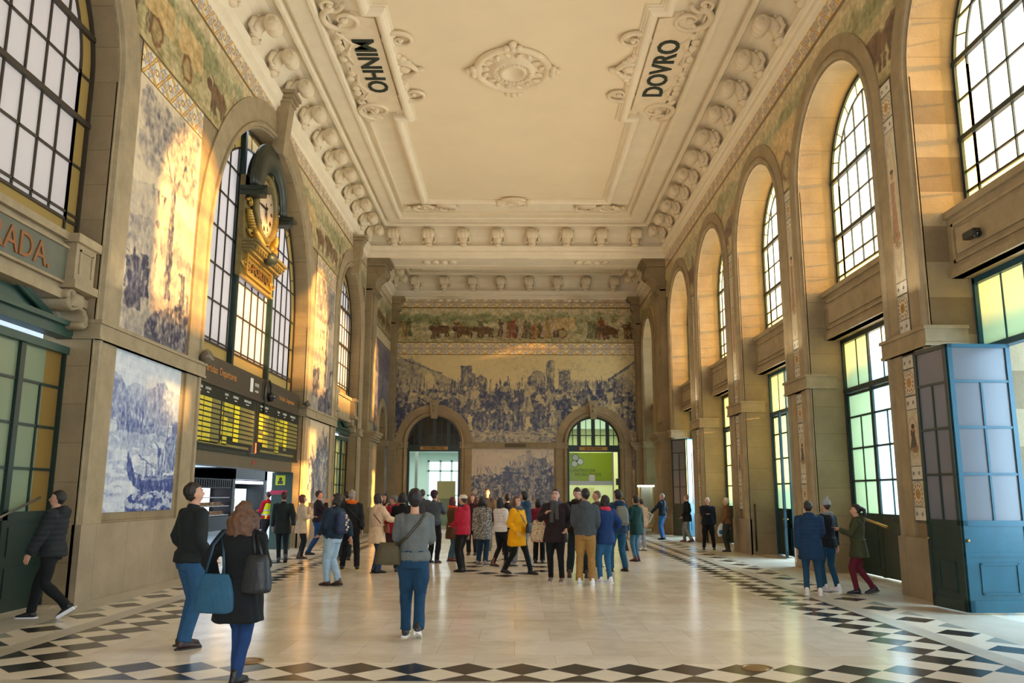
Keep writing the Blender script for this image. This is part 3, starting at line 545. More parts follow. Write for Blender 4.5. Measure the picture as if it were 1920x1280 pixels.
class Cv:
    """canvas, y downwards, values are paint (0 ink .. 1 bare glaze) or rgb"""
    def __init__(s, w, h, rgbc=None):
        s.w, s.h = w, h; s.a = np.ones((h, w, 3 if rgbc is not None else 1))*(np.array(rgbc) if rgbc is not None else 1.)
        s.Y, s.X = np.mgrid[0:h, 0:w].astype(float)
    def put(s, m, v, al=1.):
        m = (m*al)[..., None]; s.a = s.a*(1-m)+np.array(v)*m
    def poly(s, pts, v, al=1.):
        xs = [p[0] for p in pts]; ys = [p[1] for p in pts]
        x0, x1, y0, y1 = max(0, int(min(xs))-1), min(s.w, int(max(xs))+2), max(0, int(min(ys))-1), min(s.h, int(max(ys))+2)
        if x1 <= x0 or y1 <= y0: return
        X = s.X[y0:y1, x0:x1]; Y = s.Y[y0:y1, x0:x1]; ins = np.zeros(X.shape, bool); n = len(pts)
        for i in range(n):
            (ax, ay), (bx, by) = pts[i], pts[(i+1) % n]
            if ay == by: continue
            c = ((ay > Y) != (by > Y)) & (X < (bx-ax)*(Y-ay)/(by-ay)+ax); ins ^= c
        m = (ins*al)[..., None]; s.a[y0:y1, x0:x1] = s.a[y0:y1, x0:x1]*(1-m)+np.array(v)*m
    def ell(s, cx, cy, rx, ry, v, al=1., rot=0):
        r = max(rx, ry)+2; x0, x1, y0, y1 = max(0, int(cx-r)), min(s.w, int(cx+r)+1), max(0, int(cy-r)), min(s.h, int(cy+r)+1)
        if x1 <= x0 or y1 <= y0: return
        X = s.X[y0:y1, x0:x1]-cx; Y = s.Y[y0:y1, x0:x1]-cy; c, q = math.cos(rot), math.sin(rot)
        d = ((X*c+Y*q)/rx)**2+((-X*q+Y*c)/ry)**2; m = (np.clip((1.15-d)*3, 0, 1)*al)[..., None]
        s.a[y0:y1, x0:x1] = s.a[y0:y1, x0:x1]*(1-m)+np.array(v)*m
    def line(s, p, q, w, v, al=1.):
        dx, dy = q[0]-p[0], q[1]-p[1]; l = math.hypot(dx, dy) or 1; nx, ny = -dy/l*w/2, dx/l*w/2
        s.poly([(p[0]+nx, p[1]+ny), (q[0]+nx, q[1]+ny), (q[0]-nx, q[1]-ny), (p[0]-nx, p[1]-ny)], v, al)
    def noise(s, amt, cell, seed, octs=4, stretch=1., y0=0, y1=None):
        y1 = y1 or s.h; n = fbm(s.h, s.w, cell, octs, seed, stretch)[..., None]-.5
        w = ((s.Y >= y0) & (s.Y < y1))[..., None]; s.a = np.clip(s.a+n*amt*w, 0, 1)
    def person(s, x, y, h, v, v2, r, arms=True):
        """standing figure, feet at (x,y)"""
        w = h*.13*(1+r.random()*.5); ln = (r.random()-.5)*h*.12
        s.poly([(x-w*1.2, y), (x-w*.55, y-h*.45), (x-w*.95+ln, y-h*.82), (x+w*.95+ln, y-h*.82), (x+w*.6, y-h*.45), (x+w*1.2, y)], v)
        s.poly([(x-w*.5, y), (x-w*.3, y-h*.5), (x+w*.1, y-h*.5), (x, y)], v2, .55)
        s.ell(x+ln, y-h*.9, h*.062, h*.08, v2 if r.random() > .4 else v)
        if arms:
            sd = 1 if r.random() > .5 else -1
            s.line((x+sd*w*.7+ln, y-h*.78), (x+sd*w*(1.4+r.random()), y-h*(.45+r.random()*.5)), max(1, h*.05), v)
            s.line((x-sd*w*.8+ln, y-h*.78), (x-sd*w*1.2, y-h*.45), max(1, h*.05), v2, .6)
    def horse(s, x, y, z, v, v2, r, fl=1):
        s.ell(x, y-z*.55, z*.42, z*.2, v); s.poly([(x+fl*z*.25, y-z*.6), (x+fl*z*.42, y-z*.5), (x+fl*z*.62, y-z*.92), (x+fl*z*.48, y-z*1.02)], v)
        s.ell(x+fl*z*.64, y-z*.9, z*.15, z*.07, v, rot=.5*fl)
        for k in (-.32, -.22, .22, .34): s.line((x+k*z, y-z*.5), (x+k*z+(r.random()-.5)*z*.25, y), z*.07, v)
        s.line((x-fl*z*.4, y-z*.6), (x-fl*z*.56, y-z*.2), z*.08, v); s.ell(x+z*.05, y-z*.62, z*.2, z*.08, v2, .5)
        s.person(x, y-z*.48, z*.8, v2, v, r)
def warp(a, amp=3., cell=7, seed=0):
    h, w = a.shape[:2]; dx = (fbm(h, w, cell, 3, seed+50)-.5)*2*amp; dy = (fbm(h, w, cell, 3, seed+90)-.5)*2*amp
    y, x = np.mgrid[0:h, 0:w]; yi = np.clip((y+dy), 0, h-1); xi = np.clip((x+dx), 0, w-1); y0 = yi.astype(int); x0 = xi.astype(int); y1 = np.minimum(y0+1, h-1); x1 = np.minimum(x0+1, w-1)
    fy = (yi-y0)[..., None]; fx = (xi-x0)[..., None]
    return (a[y0, x0]*(1-fx)+a[y0, x1]*fx)*(1-fy)+(a[y1, x0]*(1-fx)+a[y1, x1]*fx)*fy
def ink(c, dark=(44, 52, 96), light=(214, 206, 190), mid=None):
    a = warp(c.a, 3., 9, c.w)
    # brush work: light and dark strokes where there are figures
    n = fbm(c.h, c.w, 5, 3, c.w+7)-.5; n2 = fbm(c.h, c.w, 9, 3, c.h+3, .5)-.5; busy = np.clip((.93-a[..., 0])*2.2, 0, 1)
    a = a+((n*.7+n2*.6)*busy)[..., None]; a = .5+(a-.5)*1.12
    t = np.clip(a[..., 0], 0, 1)[..., None]; d = np.array(dark)/255.; l = np.array(light)/255.
    return d*(1-t)+l*t
def crowd(c, x0, x1, yb, h, n, r, dk=(.05, .45), lt=(.6, .95)):
    for i in sorted(range(n), key=lambda i: i):
        x = x0+(x1-x0)*r.random(); y = yb+(r.random()-.5)*h*.35
        v = dk[0]+(dk[1]-dk[0])*r.random(); v2 = lt[0]+(lt[1]-lt[0])*r.random()
        if r.random() < .28: v, v2 = v2, v
        c.person(x, y, h*(.8+.4*r.random()), v, v2, r)
        if r.random() < .25: c.line((x+h*.1, y), (x+h*(.1+.2*(r.random()-.5)), y-h*1.6), max(1, h*.03), .2, .8)
def pic_procession(w, h):
    c = Cv(w, h); r = random.Random(3); c.a[:] = .93; c.noise(.25, h*.3, 1, 4, 3); X = lambda f: f*w; Y = lambda f: f*h
    # bridge on the left, towers and a wall on the hill
    c.poly([(0, Y(.05)), (X(.08), Y(.05)), (X(.28), Y(.33)), (X(.28), Y(.48)), (0, Y(.6))], .62); c.ell(X(.15), Y(.37), X(.028), Y(.16), .85)
    c.line((X(.02), Y(.02)), (X(.2), Y(.22)), 3, .3); c.line((X(.08), Y(.02)), (X(.08), Y(.6)), 2, .4); c.poly([(0, Y(.3)), (X(.12), Y(.42)), (X(.12), Y(.8)), (0, Y(.8))], .66)
    c.poly([(X(.28), Y(.12)), (X(.325), Y(.12)), (X(.325), Y(.5)), (X(.28), Y(.5))], .42); c.poly([(X(.325), Y(.2)), (X(.34), Y(.22)), (X(.34), Y(.5)), (X(.325), Y(.5))], .6)
    c.poly([(X(.34), Y(.28)), (X(.385), Y(.28)), (X(.39), Y(.5)), (X(.34), Y(.5))], .6); c.poly([(X(.33), Y(.29)), (X(.36), Y(.23)), (X(.39), Y(.29))], .5)
    c.poly([(X(.55), Y(.26)), (X(.58), Y(.17)), (X(.62), Y(.2)), (X(.62), Y(.5)), (X(.555), Y(.5))], .55); c.poly([(X(.58), Y(.2)), (X(.62), Y(.2)), (X(.62), Y(.5)), (X(.58), Y(.5))], .7)
    c.poly([(X(.625), Y(.1)), (X(.635), Y(.055)), (X(.66), Y(.055)), (X(.66), Y(.5)), (X(.625), Y(.5))], .42); c.poly([(X(.645), Y(.07)), (X(.66), Y(.07)), (X(.66), Y(.5)), (X(.645), Y(.5))], .66)
    c.poly([(X(.675), Y(.18)), (X(.725), Y(.18)), (X(.725), Y(.5)), (X(.675), Y(.5))], .5)
    for k in range(6): c.poly([(X(.675+k*.009), Y(.16)), (X(.68+k*.009), Y(.16)), (X(.68+k*.009), Y(.19)), (X(.675+k*.009), Y(.19))], .5)
    c.poly([(X(.725), Y(.31)), (X(.9), Y(.31)), (X(.9), Y(.6)), (X(.725), Y(.55))], .68); c.ell(X(.8), Y(.47), X(.018), Y(.12), .9)
    for k in range(16): c.poly([(X(.728+k*.01), Y(.29)), (X(.733+k*.01), Y(.29)), (X(.733+k*.01), Y(.32)), (X(.728+k*.01), Y(.32))], .62)
    c.poly([(X(.89), Y(.27)), (X(1), Y(.06)), (X(1), Y(.95)), (X(.905), Y(.95))], .68); c.line((X(.875), Y(.29)), (X(1), Y(.05)), h*.03, .3)
    c.poly([(X(.88), Y(.27)), (X(.93), Y(.27)), (X(.93), Y(.6)), (X(.905), Y(.6))], .45)
    c.poly([(0, Y(.8)), (X(.3), Y(.72)), (X(1), Y(.72)), (X(1), h), (0, h)], .72)
    crowd(c, X(.12), X(.92), Y(.55), h*.15, 230, r, (.25, .5), (.6, .85)); crowd(c, X(0), X(.99), Y(.68), h*.24, 190, r, (.1, .45), (.6, .9)); crowd(c, X(0), X(.16), Y(.86), h*.3, 26, r, (.05, .25), (.5, .8)); crowd(c, X(.84), X(.99), Y(.86), h*.28, 22, r, (.2, .45), (.6, .85))
    crowd(c, X(.3), X(.82), Y(.82), h*.34, 46, r, (.08, .35), (.65, .95))
    for x, z, f in ((.29, .34, -1), (.34, .4, 1), (.455, .44, 1), (.55, .44, -1), (.64, .36, 1)): c.horse(X(x), Y(.86), h*z, .22, .7, r, f)
    crowd(c, X(.3), X(.82), Y(.84), h*.22, 30, r, (.12, .4), (.6, .9))
    for k in range(700):
        x, y = r.random()*w, Y(.85+.15*r.random()); c.ell(x, y, 2+r.random()*4, 1.2+r.random()*1.5, .25+.6*r.random(), .7)
    for x, y in ((.83, .35), (.42, .42), (.36, .38)): c.poly([(X(x), Y(y)), (X(x+.02), Y(y-.05)), (X(x+.025), Y(y+.16)), (X(x-.005), Y(y+.1))], .12); c.line((X(x+.02), Y(y-.12)), (X(x+.018), Y(y+.3)), 1.5, .2)
    c.noise(.3, 7, 8, 3); c.noise(.2, 60, 9, 2)
    return ink(c, (54, 60, 90), (222, 198, 142))
def pic_siege(w, h):
    c = Cv(w, h); r = random.Random(5); c.a[:] = .95; c.noise(.15, h*.3, 2, 3, 3); X = lambda f: f*w; Y = lambda f: f*h
    c.poly([(0, Y(.48)), (X(.35), Y(.5)), (X(.5), Y(.25)), (X(.62), Y(.1)), (X(.85), Y(.18)), (w, Y(.3)), (w, h), (0, h)], .6)
    c.poly([(X(.5), Y(.3)), (X(.55), Y(.12)), (X(.66), Y(.13)), (X(.6), Y(.5)), (X(.45), Y(.4))], .85); c.poly([(X(.66), Y(.05)), (X(.72), Y(.02)), (X(.75), Y(.3)), (X(.66), Y(.3))], .7)
    c.line((X(.16), Y(.3)), (X(.29), Y(.6)), 2, .2); c.line((X(.2), Y(.3)), (X(.33), Y(.6)), 2, .2)
    for k in range(7): c.line((X(.165+k*.019), Y(.32+k*.042)), (X(.205+k*.019), Y(.32+k*.042)), 1.5, .25)
    crowd(c, X(.4), X(.98), Y(.52), h*.2, 70, r); crowd(c, X(.02), X(.98), Y(.72), h*.26, 110, r, (.02, .35))
    c.person(X(.44), Y(.8), h*.5, .12, .6, r); crowd(c, 0, w, Y(.9), h*.24, 40, r)
    c.line((X(.9), Y(.1)), (X(.9), Y(.5)), 2, .2); c.poly([(X(.9), Y(.13)), (X(.82), Y(.18)), (X(.84), Y(.36)), (X(.9), Y(.3))], .35)
    for k in range(300): c.ell(r.random()*w, Y(.55+.45*r.random()), 2+r.random()*w*.03, 1+r.random()*h*.012, r.random()*.95, .6, rot=r.random()*3)
    c.noise(.35, 10, 18, 4)
    return ink(c, (50, 56, 86), (214, 192, 160))
def pic_tree(w, h, seed=6, folk=True):
    c = Cv(w, h); r = random.Random(seed); c.a[:] = .96; c.noise(.2, h*.2, seed, 3, 2); X = lambda f: f*w; Y = lambda f: f*h
    c.poly([(0, Y(.42)), (X(.4), Y(.38)), (w, Y(.45)), (w, h), (0, h)], .8); c.poly([(0, Y(.55)), (X(.6), Y(.5)), (w, Y(.62)), (w, h), (0, h)], .68)
    for k in range(200):
        x, y = X(.1+.85*r.random()), Y(.02+.22*r.random()); c.ell(x, y, 3+r.random()*w*.05, 2+r.random()*h*.018, .35+.5*r.random(), .35)
    tx = X(.6); c.poly([(tx-w*.05, Y(.8)), (tx-w*.025, Y(.3)), (tx+w*.0, Y(.1)), (tx+w*.03, Y(.3)), (tx+w*.07, Y(.8))], .45)
    c.poly([(tx, Y(.75)), (tx+w*.01, Y(.3)), (tx+w*.03, Y(.3)), (tx+w*.06, Y(.8))], .25)
    for s in (-1, 1): c.line((tx, Y(.35)), (tx+s*w*.2, Y(.16)), w*.02, .4)
    for k in range(500): c.ell(X(.05+.9*r.random()), Y(.03+.3*r.random()), 2+r.random()*6, 1+r.random()*5, .3+.4*r.random(), .22)
    if folk:
        c.person(X(.42), Y(.76), h*.26, .75, .3, r)
        for x, hh in ((.12, .17), (.24, .2), (.3, .15), (.86, .22), (.05, .16)): c.person(X(x), Y(.84), h*hh, .22, .7, r); 
        c.poly([(X(.02), Y(.9)), (X(.1), Y(.7)), (X(.2), Y(.7)), (X(.26), Y(.9))], .3)
        for x in (.3, .38, .46): c.person(X(x), Y(.45), h*.08, .4, .8, r)
    for k in range(700): 
        x = X(.35+.65*r.random()); c.ell(x, Y(1-.24*r.random()*(x/w)), 2+r.random()*4, 1+r.random()*4, r.random()*.7, .6, rot=r.random()*3)
    c.noise(.3, 9, seed+3, 4)
    return ink(c, (50, 54, 80), (222, 204, 172))
def pic_river(w, h):
    c = Cv(w, h); r = random.Random(9); c.a[:] = .9; c.noise(.12, h*.2, 3, 3, 2); X = lambda f: f*w; Y = lambda f: f*h
    c.poly([(X(.1), Y(.25)), (X(.3), Y(.17)), (X(.45), Y(.2)), (X(.7), Y(.14)), (w, Y(.18)), (w, Y(.4)), (0, Y(.4))], .72)
    c.poly([(0, Y(.14)), (X(.1), Y(.16)), (X(.3), Y(.32)), (X(.12), Y(.4)), (0, Y(.44))], .58); c.poly([(X(.28), Y(.34)), (X(.6), Y(.14)), (X(.72), Y(.12)), (X(.9), Y(.2)), (X(.9), Y(.38)), (X(.6), Y(.4))], .62)
    c.poly([(X(.45), Y(.38)), (X(.85), Y(.36)), (X(.85), Y(.5)), (X(.5), Y(.48))], .6)
    c.put(((c.Y > Y(.42))*(fbm(h, w, 5, 3, 4, 9) > .56)).astype(float), .62, .6)
    c.poly([(X(.08), Y(.42)), (X(.12), Y(.36)), (X(.5), Y(.44)), (X(.62), Y(.42)), (X(.54), Y(.5)), (X(.1), Y(.5))], .45); c.poly([(X(.1), Y(.5)), (X(.54), Y(.5)), (X(.62), Y(.58)), (X(.2), Y(.6))], .68)
    for k in range(8): c.person(X(.12+.045*k), Y(.45), h*(.1+.05*r.random()), .45, .7, r)
    c.poly([(X(.27), Y(.62)), (X(.29), Y(.62)), (X(.37), Y(.74)), (X(.5), Y(.775)), (w, Y(.75)), (w, Y(.87)), (X(.5), Y(.875)), (X(.36), Y(.83)), (X(.27), Y(.74))], .2)
    c.poly([(X(.37), Y(.745)), (X(.5), Y(.78)), (w, Y(.757)), (w, Y(.78)), (X(.5), Y(.80)), (X(.38), Y(.765))], .5); c.line((X(.42), Y(.64)), (X(.7), Y(.72)), 2, .3)
    for x, hh, y in ((.55, .1, .77), (.63, .09, .77), (.72, .24, .76), (.78, .2, .77), (.86, .26, .74), (.93, .32, .72), (.97, .4, .7)): c.person(X(x), Y(y), h*hh, .45, .85, r)
    c.poly([(X(.36), Y(.88)), (w, Y(.87)), (w, Y(1)), (X(.3), Y(1)), (X(.28), Y(.93))], .22); m = ((c.Y > Y(.87))*(c.X > X(.28))*(fbm(h, w, 6, 3, 14, 4) > .52)).astype(float); c.put(m, .85, .8*1)
    c.noise(.22, 9, 13, 3)
    return ink(c, (48, 66, 134), (220, 226, 230))
def pic_folk(w, h, seed=11, dens=1.):
    """many coloured frieze: road, greenery, carts, oxen and country people"""
    c = Cv(w, h, (.80, .74, .58)); r = random.Random(seed); Y = lambda f: f*h
    n = fbm(h, w, h*.5, 4, seed, 3); g = np.clip((c.Y/h-.42-.35*(n-.5)*2)*4, 0, 1)
    c.put(g, (.64, .60, .42), .7); c.put(np.clip((c.Y/h-.75)*3, 0, 1), (.74, .64, .44), .5)
    c.put((fbm(h, w, h*.12, 4, seed+1, 2) > .57).astype(float)*(c.Y > Y(.2)), (.44, .44, .27), .45)
    for k in range(int(w/h*9*dens)):
        x = r.random()*w; c.ell(x, Y(.25+.15*r.random()), h*.2, h*.14, (.50, .53, .36), .4)
    x = h*.3
    while x < w:
        q = r.random(); y = Y(.82+.08*r.random())
        if q < .2:
            z = h*.5; c.ell(x, y-z*.42, z*.5, z*.24, (.36, .24, .14)); c.ell(x-z*.55, y-z*.5, z*.16, z*.14, (.3, .2, .12))
            for k in (-.35, -.2, .25, .38): c.line((x+k*z, y-z*.3), (x+k*z, y), z*.09, (.3, .2, .12))
            x += z*.9
        elif q < .25:
            z = h*.55; c.poly([(x-z*.6, y-z*.4), (x-z*.55, y-z), (x+z*.55, y-z), (x+z*.6, y-z*.4)], (.78, .66, .44)); c.ell(x-z*.1, y-z*.2, z*.26, z*.26, (.42, .26, .14)); c.ell(x-z*.1, y-z*.2, z*.19, z*.19, (.62, .54, .36)); x += z*1.3
        else:
            cl = r.choice([(.52, .26, .16), (.62, .48, .24), (.26, .22, .17), (.36, .36, .24), (.7, .62, .5), (.42, .3, .18), (.32, .24, .17)])
            hh = h*(.42+.2*r.random())
            if r.random() < dens: c.person(x, y, hh, cl, (.72, .56, .4), r); 
            x += hh*.22
        if r.random() < .03: x += h*.6
    c.a = warp(c.a, 3.5, 7, seed); c.noise(.3, 8, seed+5, 4); n = fbm(h, w, 4, 3, seed+9)[..., None]-.5; c.a = np.clip(c.a+n*.28, 0, 1); c.a = c.a*.86+np.array([.7, .6, .42])*.14
    c.poly([(0, 0), (w, 0), (w, h*.02), (0, h*.02)], (.45, .36, .2)); c.poly([(0, h*.98), (w, h*.98), (w, h), (0, h)], (.45, .36, .2))
    return c.a
def pic_band(w, h, per):
    """geometric tile border: eight pointed yellow and blue stars, two colour outlines; per = period in px (= h)"""
    y, x = np.mgrid[0:h, 0:w].astype(float); u = ((x/per) % 1)-.5; v = ((y/per) % 1)-.5 if h > per*1.3 else (y/h-.5)
    a = np.ones((h, w, 3))*np.array([.88, .84, .72]); au, av = abs(u), abs(v); d = np.abs(au-av); rr = np.hypot(u, v)
    def put(m, cc, al=1.): m = (m*al)[..., None]; a[:] = a*(1-m)+np.array(cc)*m
    put((d < .1)*(rr < .66)*(rr > .05), (.80, .56, .12)); put((d < .03)*(rr < .6), (.94, .86, .6))
    put(((au < .055) | (av < .055))*(rr > .03)*(rr < .42), (.52, .55, .66)); put(((au < .02) | (av < .02))*(rr < .4), (.86, .84, .8))
    put((np.abs(rr-.33) < .03)*1., (.62, .62, .66), .8); put((rr < .07)*1., (.80, .58, .2)); put((np.hypot(au-.5, av) < .13)*1., (.76, .55, .18)); put((np.hypot(au-.5, av) < .06)*1., (.9, .86, .74)); put((np.hypot(au-.5, av-.5) < .1)*1., (.55, .57, .66))
    e = np.minimum(y, h-1-y)/h; put((e < .05)*1., (.74, .58, .26)); put((e < .02)*1., (.4, .36, .3))
    a += (fbm(h, w, 12, 3, 3)[..., None]-.5)*.16
    return np.clip(a, 0, 1)
def pic_strip(w, h, upper=True):
    """narrow pier strip: rosette medallions, little squares and a figure in an oval"""
    c = Cv(w, h, (.80, .76, .66)); r = random.Random(21); X = lambda f: f*w; k = w
    def squares(y):
        c.poly([(0, y), (w, y), (w, y+k*.55), (0, y+k*.55)], (.84, .82, .76)); c.line((0, y), (w, y), 1.5, (.3, .3, .28)); c.line((0, y+k*.55), (w, y+k*.55), 1.5, (.3, .3, .28))
        for x in (.27, .73): c.ell(X(x), y+k*.28, k*.07, k*.08, (.2, .22, .3)); c.ell(X(x), y+k*.28, k*.025, k*.03, (.8, .8, .7))
    def ros(y):
        c.ell(X(.5), y, k*.5, k*.5, (.5, .52, .5)); c.ell(X(.5), y, k*.46, k*.46, (.84, .8, .7))
        for i in range(12): c.ell(X(.5)+math.cos(i*pi/6)*k*.34, y+math.sin(i*pi/6)*k*.34, k*.055, k*.055, (.62, .42, .2))
        c.ell(X(.5), y, k*.2, k*.2, (.66, .5, .28)); c.ell(X(.5), y, k*.1, k*.1, (.72, .55, .2)); c.ell(X(.5), y, k*.04, k*.04, (.4, .25, .12))
    b = h-k*.6
    squares(0); ros(k*1.1); squares(k*1.65)
    y0, y1 = k*2.5, h-k*2.5
    c.ell(X(.5), (y0+y1)/2, k*.46, (y1-y0)/2, (.6, .56, .46)); c.ell(X(.5), (y0+y1)/2, k*.42, (y1-y0)/2-k*.05, (.80, .74, .62))
    m = (y0+y1)/2; hh = min((y1-y0)*.6, k*3.2)
    c.poly([(X(.2), m+hh*.5), (X(.35), m-hh*.1), (X(.3), m-hh*.32), (X(.7), m-hh*.32), (X(.66), m), (X(.85), m+hh*.5)], (.66, .52, .42) if upper else (.34, .3, .28)); c.ell(X(.48), m-hh*.4, k*.13, k*.16, (.7, .5, .36)); c.ell(X(.48), m-hh*.46, k*.15, k*.1, (.3, .2, .14))
    for i in range(40): c.ell(X(.2+.6*r.random()), m+hh*(.38+.2*r.random()), k*.07, k*.05, r.choice([(.4, .46, .3), (.7, .45, .4), (.55, .5, .3)]), .6)
    squares(h-k*2.2); ros(h-k*1.1); squares(b)
    c.noise(.12, 6, 2, 3)
    return c.a
def mural(name, img, u0, u1, z0, z1, to3, m, inside=None, parent=None, margin=None):
    """img rows run downward. to3(u,z,d). inside(u,z)->True where the wall is cut away (arches). Thin tiled slab, d up to .02"""
    H, W = img.shape[:2]
    us = np.linspace(u0, u1, W+1); zs = np.linspace(z1, z0, H+1)
    UU, ZZ = np.meshgrid((us[:-1]+us[1:])/2, (zs[:-1]+zs[1:])/2)
    keep = np.ones((H, W), bool) if inside is None else ~inside(UU, ZZ)
    vid = -np.ones((H+1, W+1), int); need = np.zeros((H+1, W+1), bool)
    for dy in (0, 1):
        for dx in (0, 1): need[dy:H+dy, dx:W+dx] |= keep
    idx = np.argwhere(need); vid[need] = np.arange(len(idx))
    P = np.array(to3(us[idx[:, 1]], zs[idx[:, 0]], .02)).T if False else np.stack([np.broadcast_to(np.asarray(q, float), (len(idx),)) for q in to3(us[idx[:, 1]], zs[idx[:, 0]], .02)], 1)
    fy, fx = np.nonzero(keep)
    F = np.stack([vid[fy, fx], vid[fy+1, fx], vid[fy+1, fx+1], vid[fy, fx+1]], 1)
    # rim faces down to the wall so the panel has thickness
    me = bpy.data.meshes.new(name)
    n0 = len(P); B = np.stack([np.broadcast_to(np.asarray(q, float), (4,)) for q in to3(np.array([u0, u1, u1, u0]), np.array([z0, z0, z1, z1]), 0.)], 1)
    cor = [vid[H, 0], vid[H, W], vid[0, W], vid[0, 0]]
    E = [(cor[i], cor[(i+1) % 4], n0+(i+1) % 4, n0+i) for i in range(4)] if inside is None else []
    allF = F.tolist()+[list(map(int, e)) for e in E]
    nv = n0+4; me.vertices.add(nv); me.vertices.foreach_set('co', np.concatenate([P, B]).ravel())
    nf = len(allF); me.loops.add(nf*4); me.loops.foreach_set('vertex_index', np.array(allF).ravel())
    me.polygons.add(nf); me.polygons.foreach_set('loop_start', np.arange(nf)*4); me.polygons.foreach_set('loop_total', np.full(nf, 4))
    me.update(calc_edges=True)
    ca = me.color_attributes.new('Col', 'FLOAT_COLOR', 'CORNER')
    C = img[fy, fx]; C = np.where(C <= .04045, C/12.92, ((C+.055)/1.055)**2.4)
    if E: C = np.concatenate([C, np.full((4, 3), .3)])
    C = np.repeat(np.concatenate([C, np.ones((len(C), 1))], 1), 4, 0)
    ca.data.foreach_set('color', C.ravel()); me.validate()
    return link(name, me, m, parent)
# ---------------------------------------------------------------- the hall
W = 6.9; YF = -1.0; YB = 45.4; ZT = 14.25
stL = stone('stone_side', rgb(150, 133, 103), 'yz'); stB = stone('stone_back', rgb(168, 148, 116), 'xz')
stP = stone('stone_plinth', rgb(160, 145, 122), 'yz', 1.1, 1.3); stR = stone('stone_reveal', rgb(178, 158, 122), 'xz', 1.0, .62)
stT = mat('stone_trim', rgb(152, 135, 104), .7, noise=.18, nscale=3, bump=.2)
plaster = mat('plaster', rgb(230, 218, 192), .75, noise=.05, nscale=1.5, bump=.08, bscale=8)
plasterD = mat('plaster_ornament', rgb(222, 206, 176), .7, noise=.06, nscale=3)
green = mat('green_paint', rgb(22, 46, 42), .35, noise=.15, nscale=5)
teal = mat('teal_paint', rgb(14, 74, 92), .35, noise=.15, nscale=5)
TR = lambda u, z, d: (W-d, u, z)      # right wall, d = into the room
TL = lambda u, z, d: (-W+d, u, z)
TB = lambda u, z, d: (u, YB-d, z)
RWIN = [(3.0, 1.65, 9.3), (11.45, 2.05, 8.95), (17.15, 2.05, 8.95), (22.8, 2.05, 8.95), (28.5, 2.05, 8.95), (34.15, 2.05, 8.95), (42.5, 1.65, 9.1)]
LWIN = [(10.9, 2.35, 8.7), (22.35, 4.5, 7.1), (33.8, 2.35, 8.7)]
def wall_slab(a, b, holes, to3, d0, d1, n=28):
    bm = bmesh.new(); cols = [(a, 0, 0)]
    us = [(a, 0.)]
    for u, r, zc in sorted(holes):
        us.append((u-r, 0.)); us.append((u-r, zc))
        us += [(u-r*math.cos(i*pi/n), zc+r*math.sin(i*pi/n)) for i in range(1, n)]
        us.append((u+r, zc)); us.append((u+r, 0.))
    us.append((b, 0.))
    V = {}
    def v(u, z, d):
        k = (round(u, 5), round(z, 5), d)
        if k not in V: V[k] = bm.verts.new(to3(u, z, d))
        return V[k]
    for (u0, z0), (u1, z1) in zip(us[:-1], us[1:]):
        if abs(u0-u1) < 1e-6: bm.faces.new((v(u0, z0, d0), v(u1, z1, d0), v(u1, z1, d1), v(u0, z0, d1))); continue
        for d in (d0, d1): bm.faces.new((v(u0, z0, d), v(u1, z1, d), v(u1, ZT, d), v(u0, ZT, d)))
        bm.faces.new((v(u0, z0, d0), v(u1, z1, d0), v(u1, z1, d1), v(u0, z0, d1))); bm.faces.new((v(u0, ZT, d0), v(u1, ZT, d0), v(u1, ZT, d1), v(u0, ZT, d1)))
    for u in (a, b): bm.faces.new((v(u, 0., d0), v(u, ZT, d0), v(u, ZT, d1), v(u, 0., d1)))
    return bm
bm = wall_slab(YF, YB+1.2, RWIN, TR, 0, -2.3); wr = tag(fin(bm, 'wall_right', stL), kind='structure')
bm = wall_slab(YF, YB+1.2, LWIN+[(42.7, 1.2, 4.9)], TL, 0, -.82); wl = tag(fin(bm, 'wall_left', stL), kind='structure')
bm = wall_slab(-W, W, [(-4.45, 1.46, 4.45), (4.27, 1.44, 4.45)], TB, 0, -1.0); wb = tag(fin(bm, 'wall_back', stB), kind='structure')
bm = wall_slab(-W, W, [(-4.3, 1.5, 4.45), (0, 1.7, 5.2), (4.3, 1.5, 4.45)], lambda u, z, d: (u, YF-d, z), 0, 1.0); wf = tag(fin(bm, 'wall_front', stB), kind='structure')
# ---- archivolts: flat band, roll moulding and inner fillet, legs down to the plinth
def archivolt(par, to3, uc, r, zc, zb, wd=.55, d=.05, m=None, key=False):
    bm = bmesh.new(); P = arch_path(uc, zc, r, zb, 32)
    sweep_path(bm, P, [(0, -.02), (0, d*.4), (.05, d*.4), (.07, d*1.6), (.12, d*2.0), (.17, d*1.6), (.19, d*.6), (.23, d*.6), (.23, d), (wd, d), (wd, -.02)], to3)
    o = fin(bm, 'archivolt', m or stT, par); return o
for u, r, zc in RWIN: archivolt(wr, TR, u, r, zc, 1.0)
for (u, r, zc), w in zip(LWIN, (.72, .8, .72)): archivolt(wl, TL, u, r, zc, 1.2, w)
archivolt(wl, TL, 42.7, 1.2, 4.9, 4.3, .45)
bm = bmesh.new(); poly_slab(bm, arch_path(42.7, 4.9, 1.2, 0, 20), [], TL, -.75, -.8); fin(bm, 'niche_back', stL, wl)
archivolt(wb, TB, -4.45, 1.46, 4.45, 0.0, .62, .09, stB); archivolt(wb, TB, 4.27, 1.44, 4.45, 0.0, .62, .09, stB)
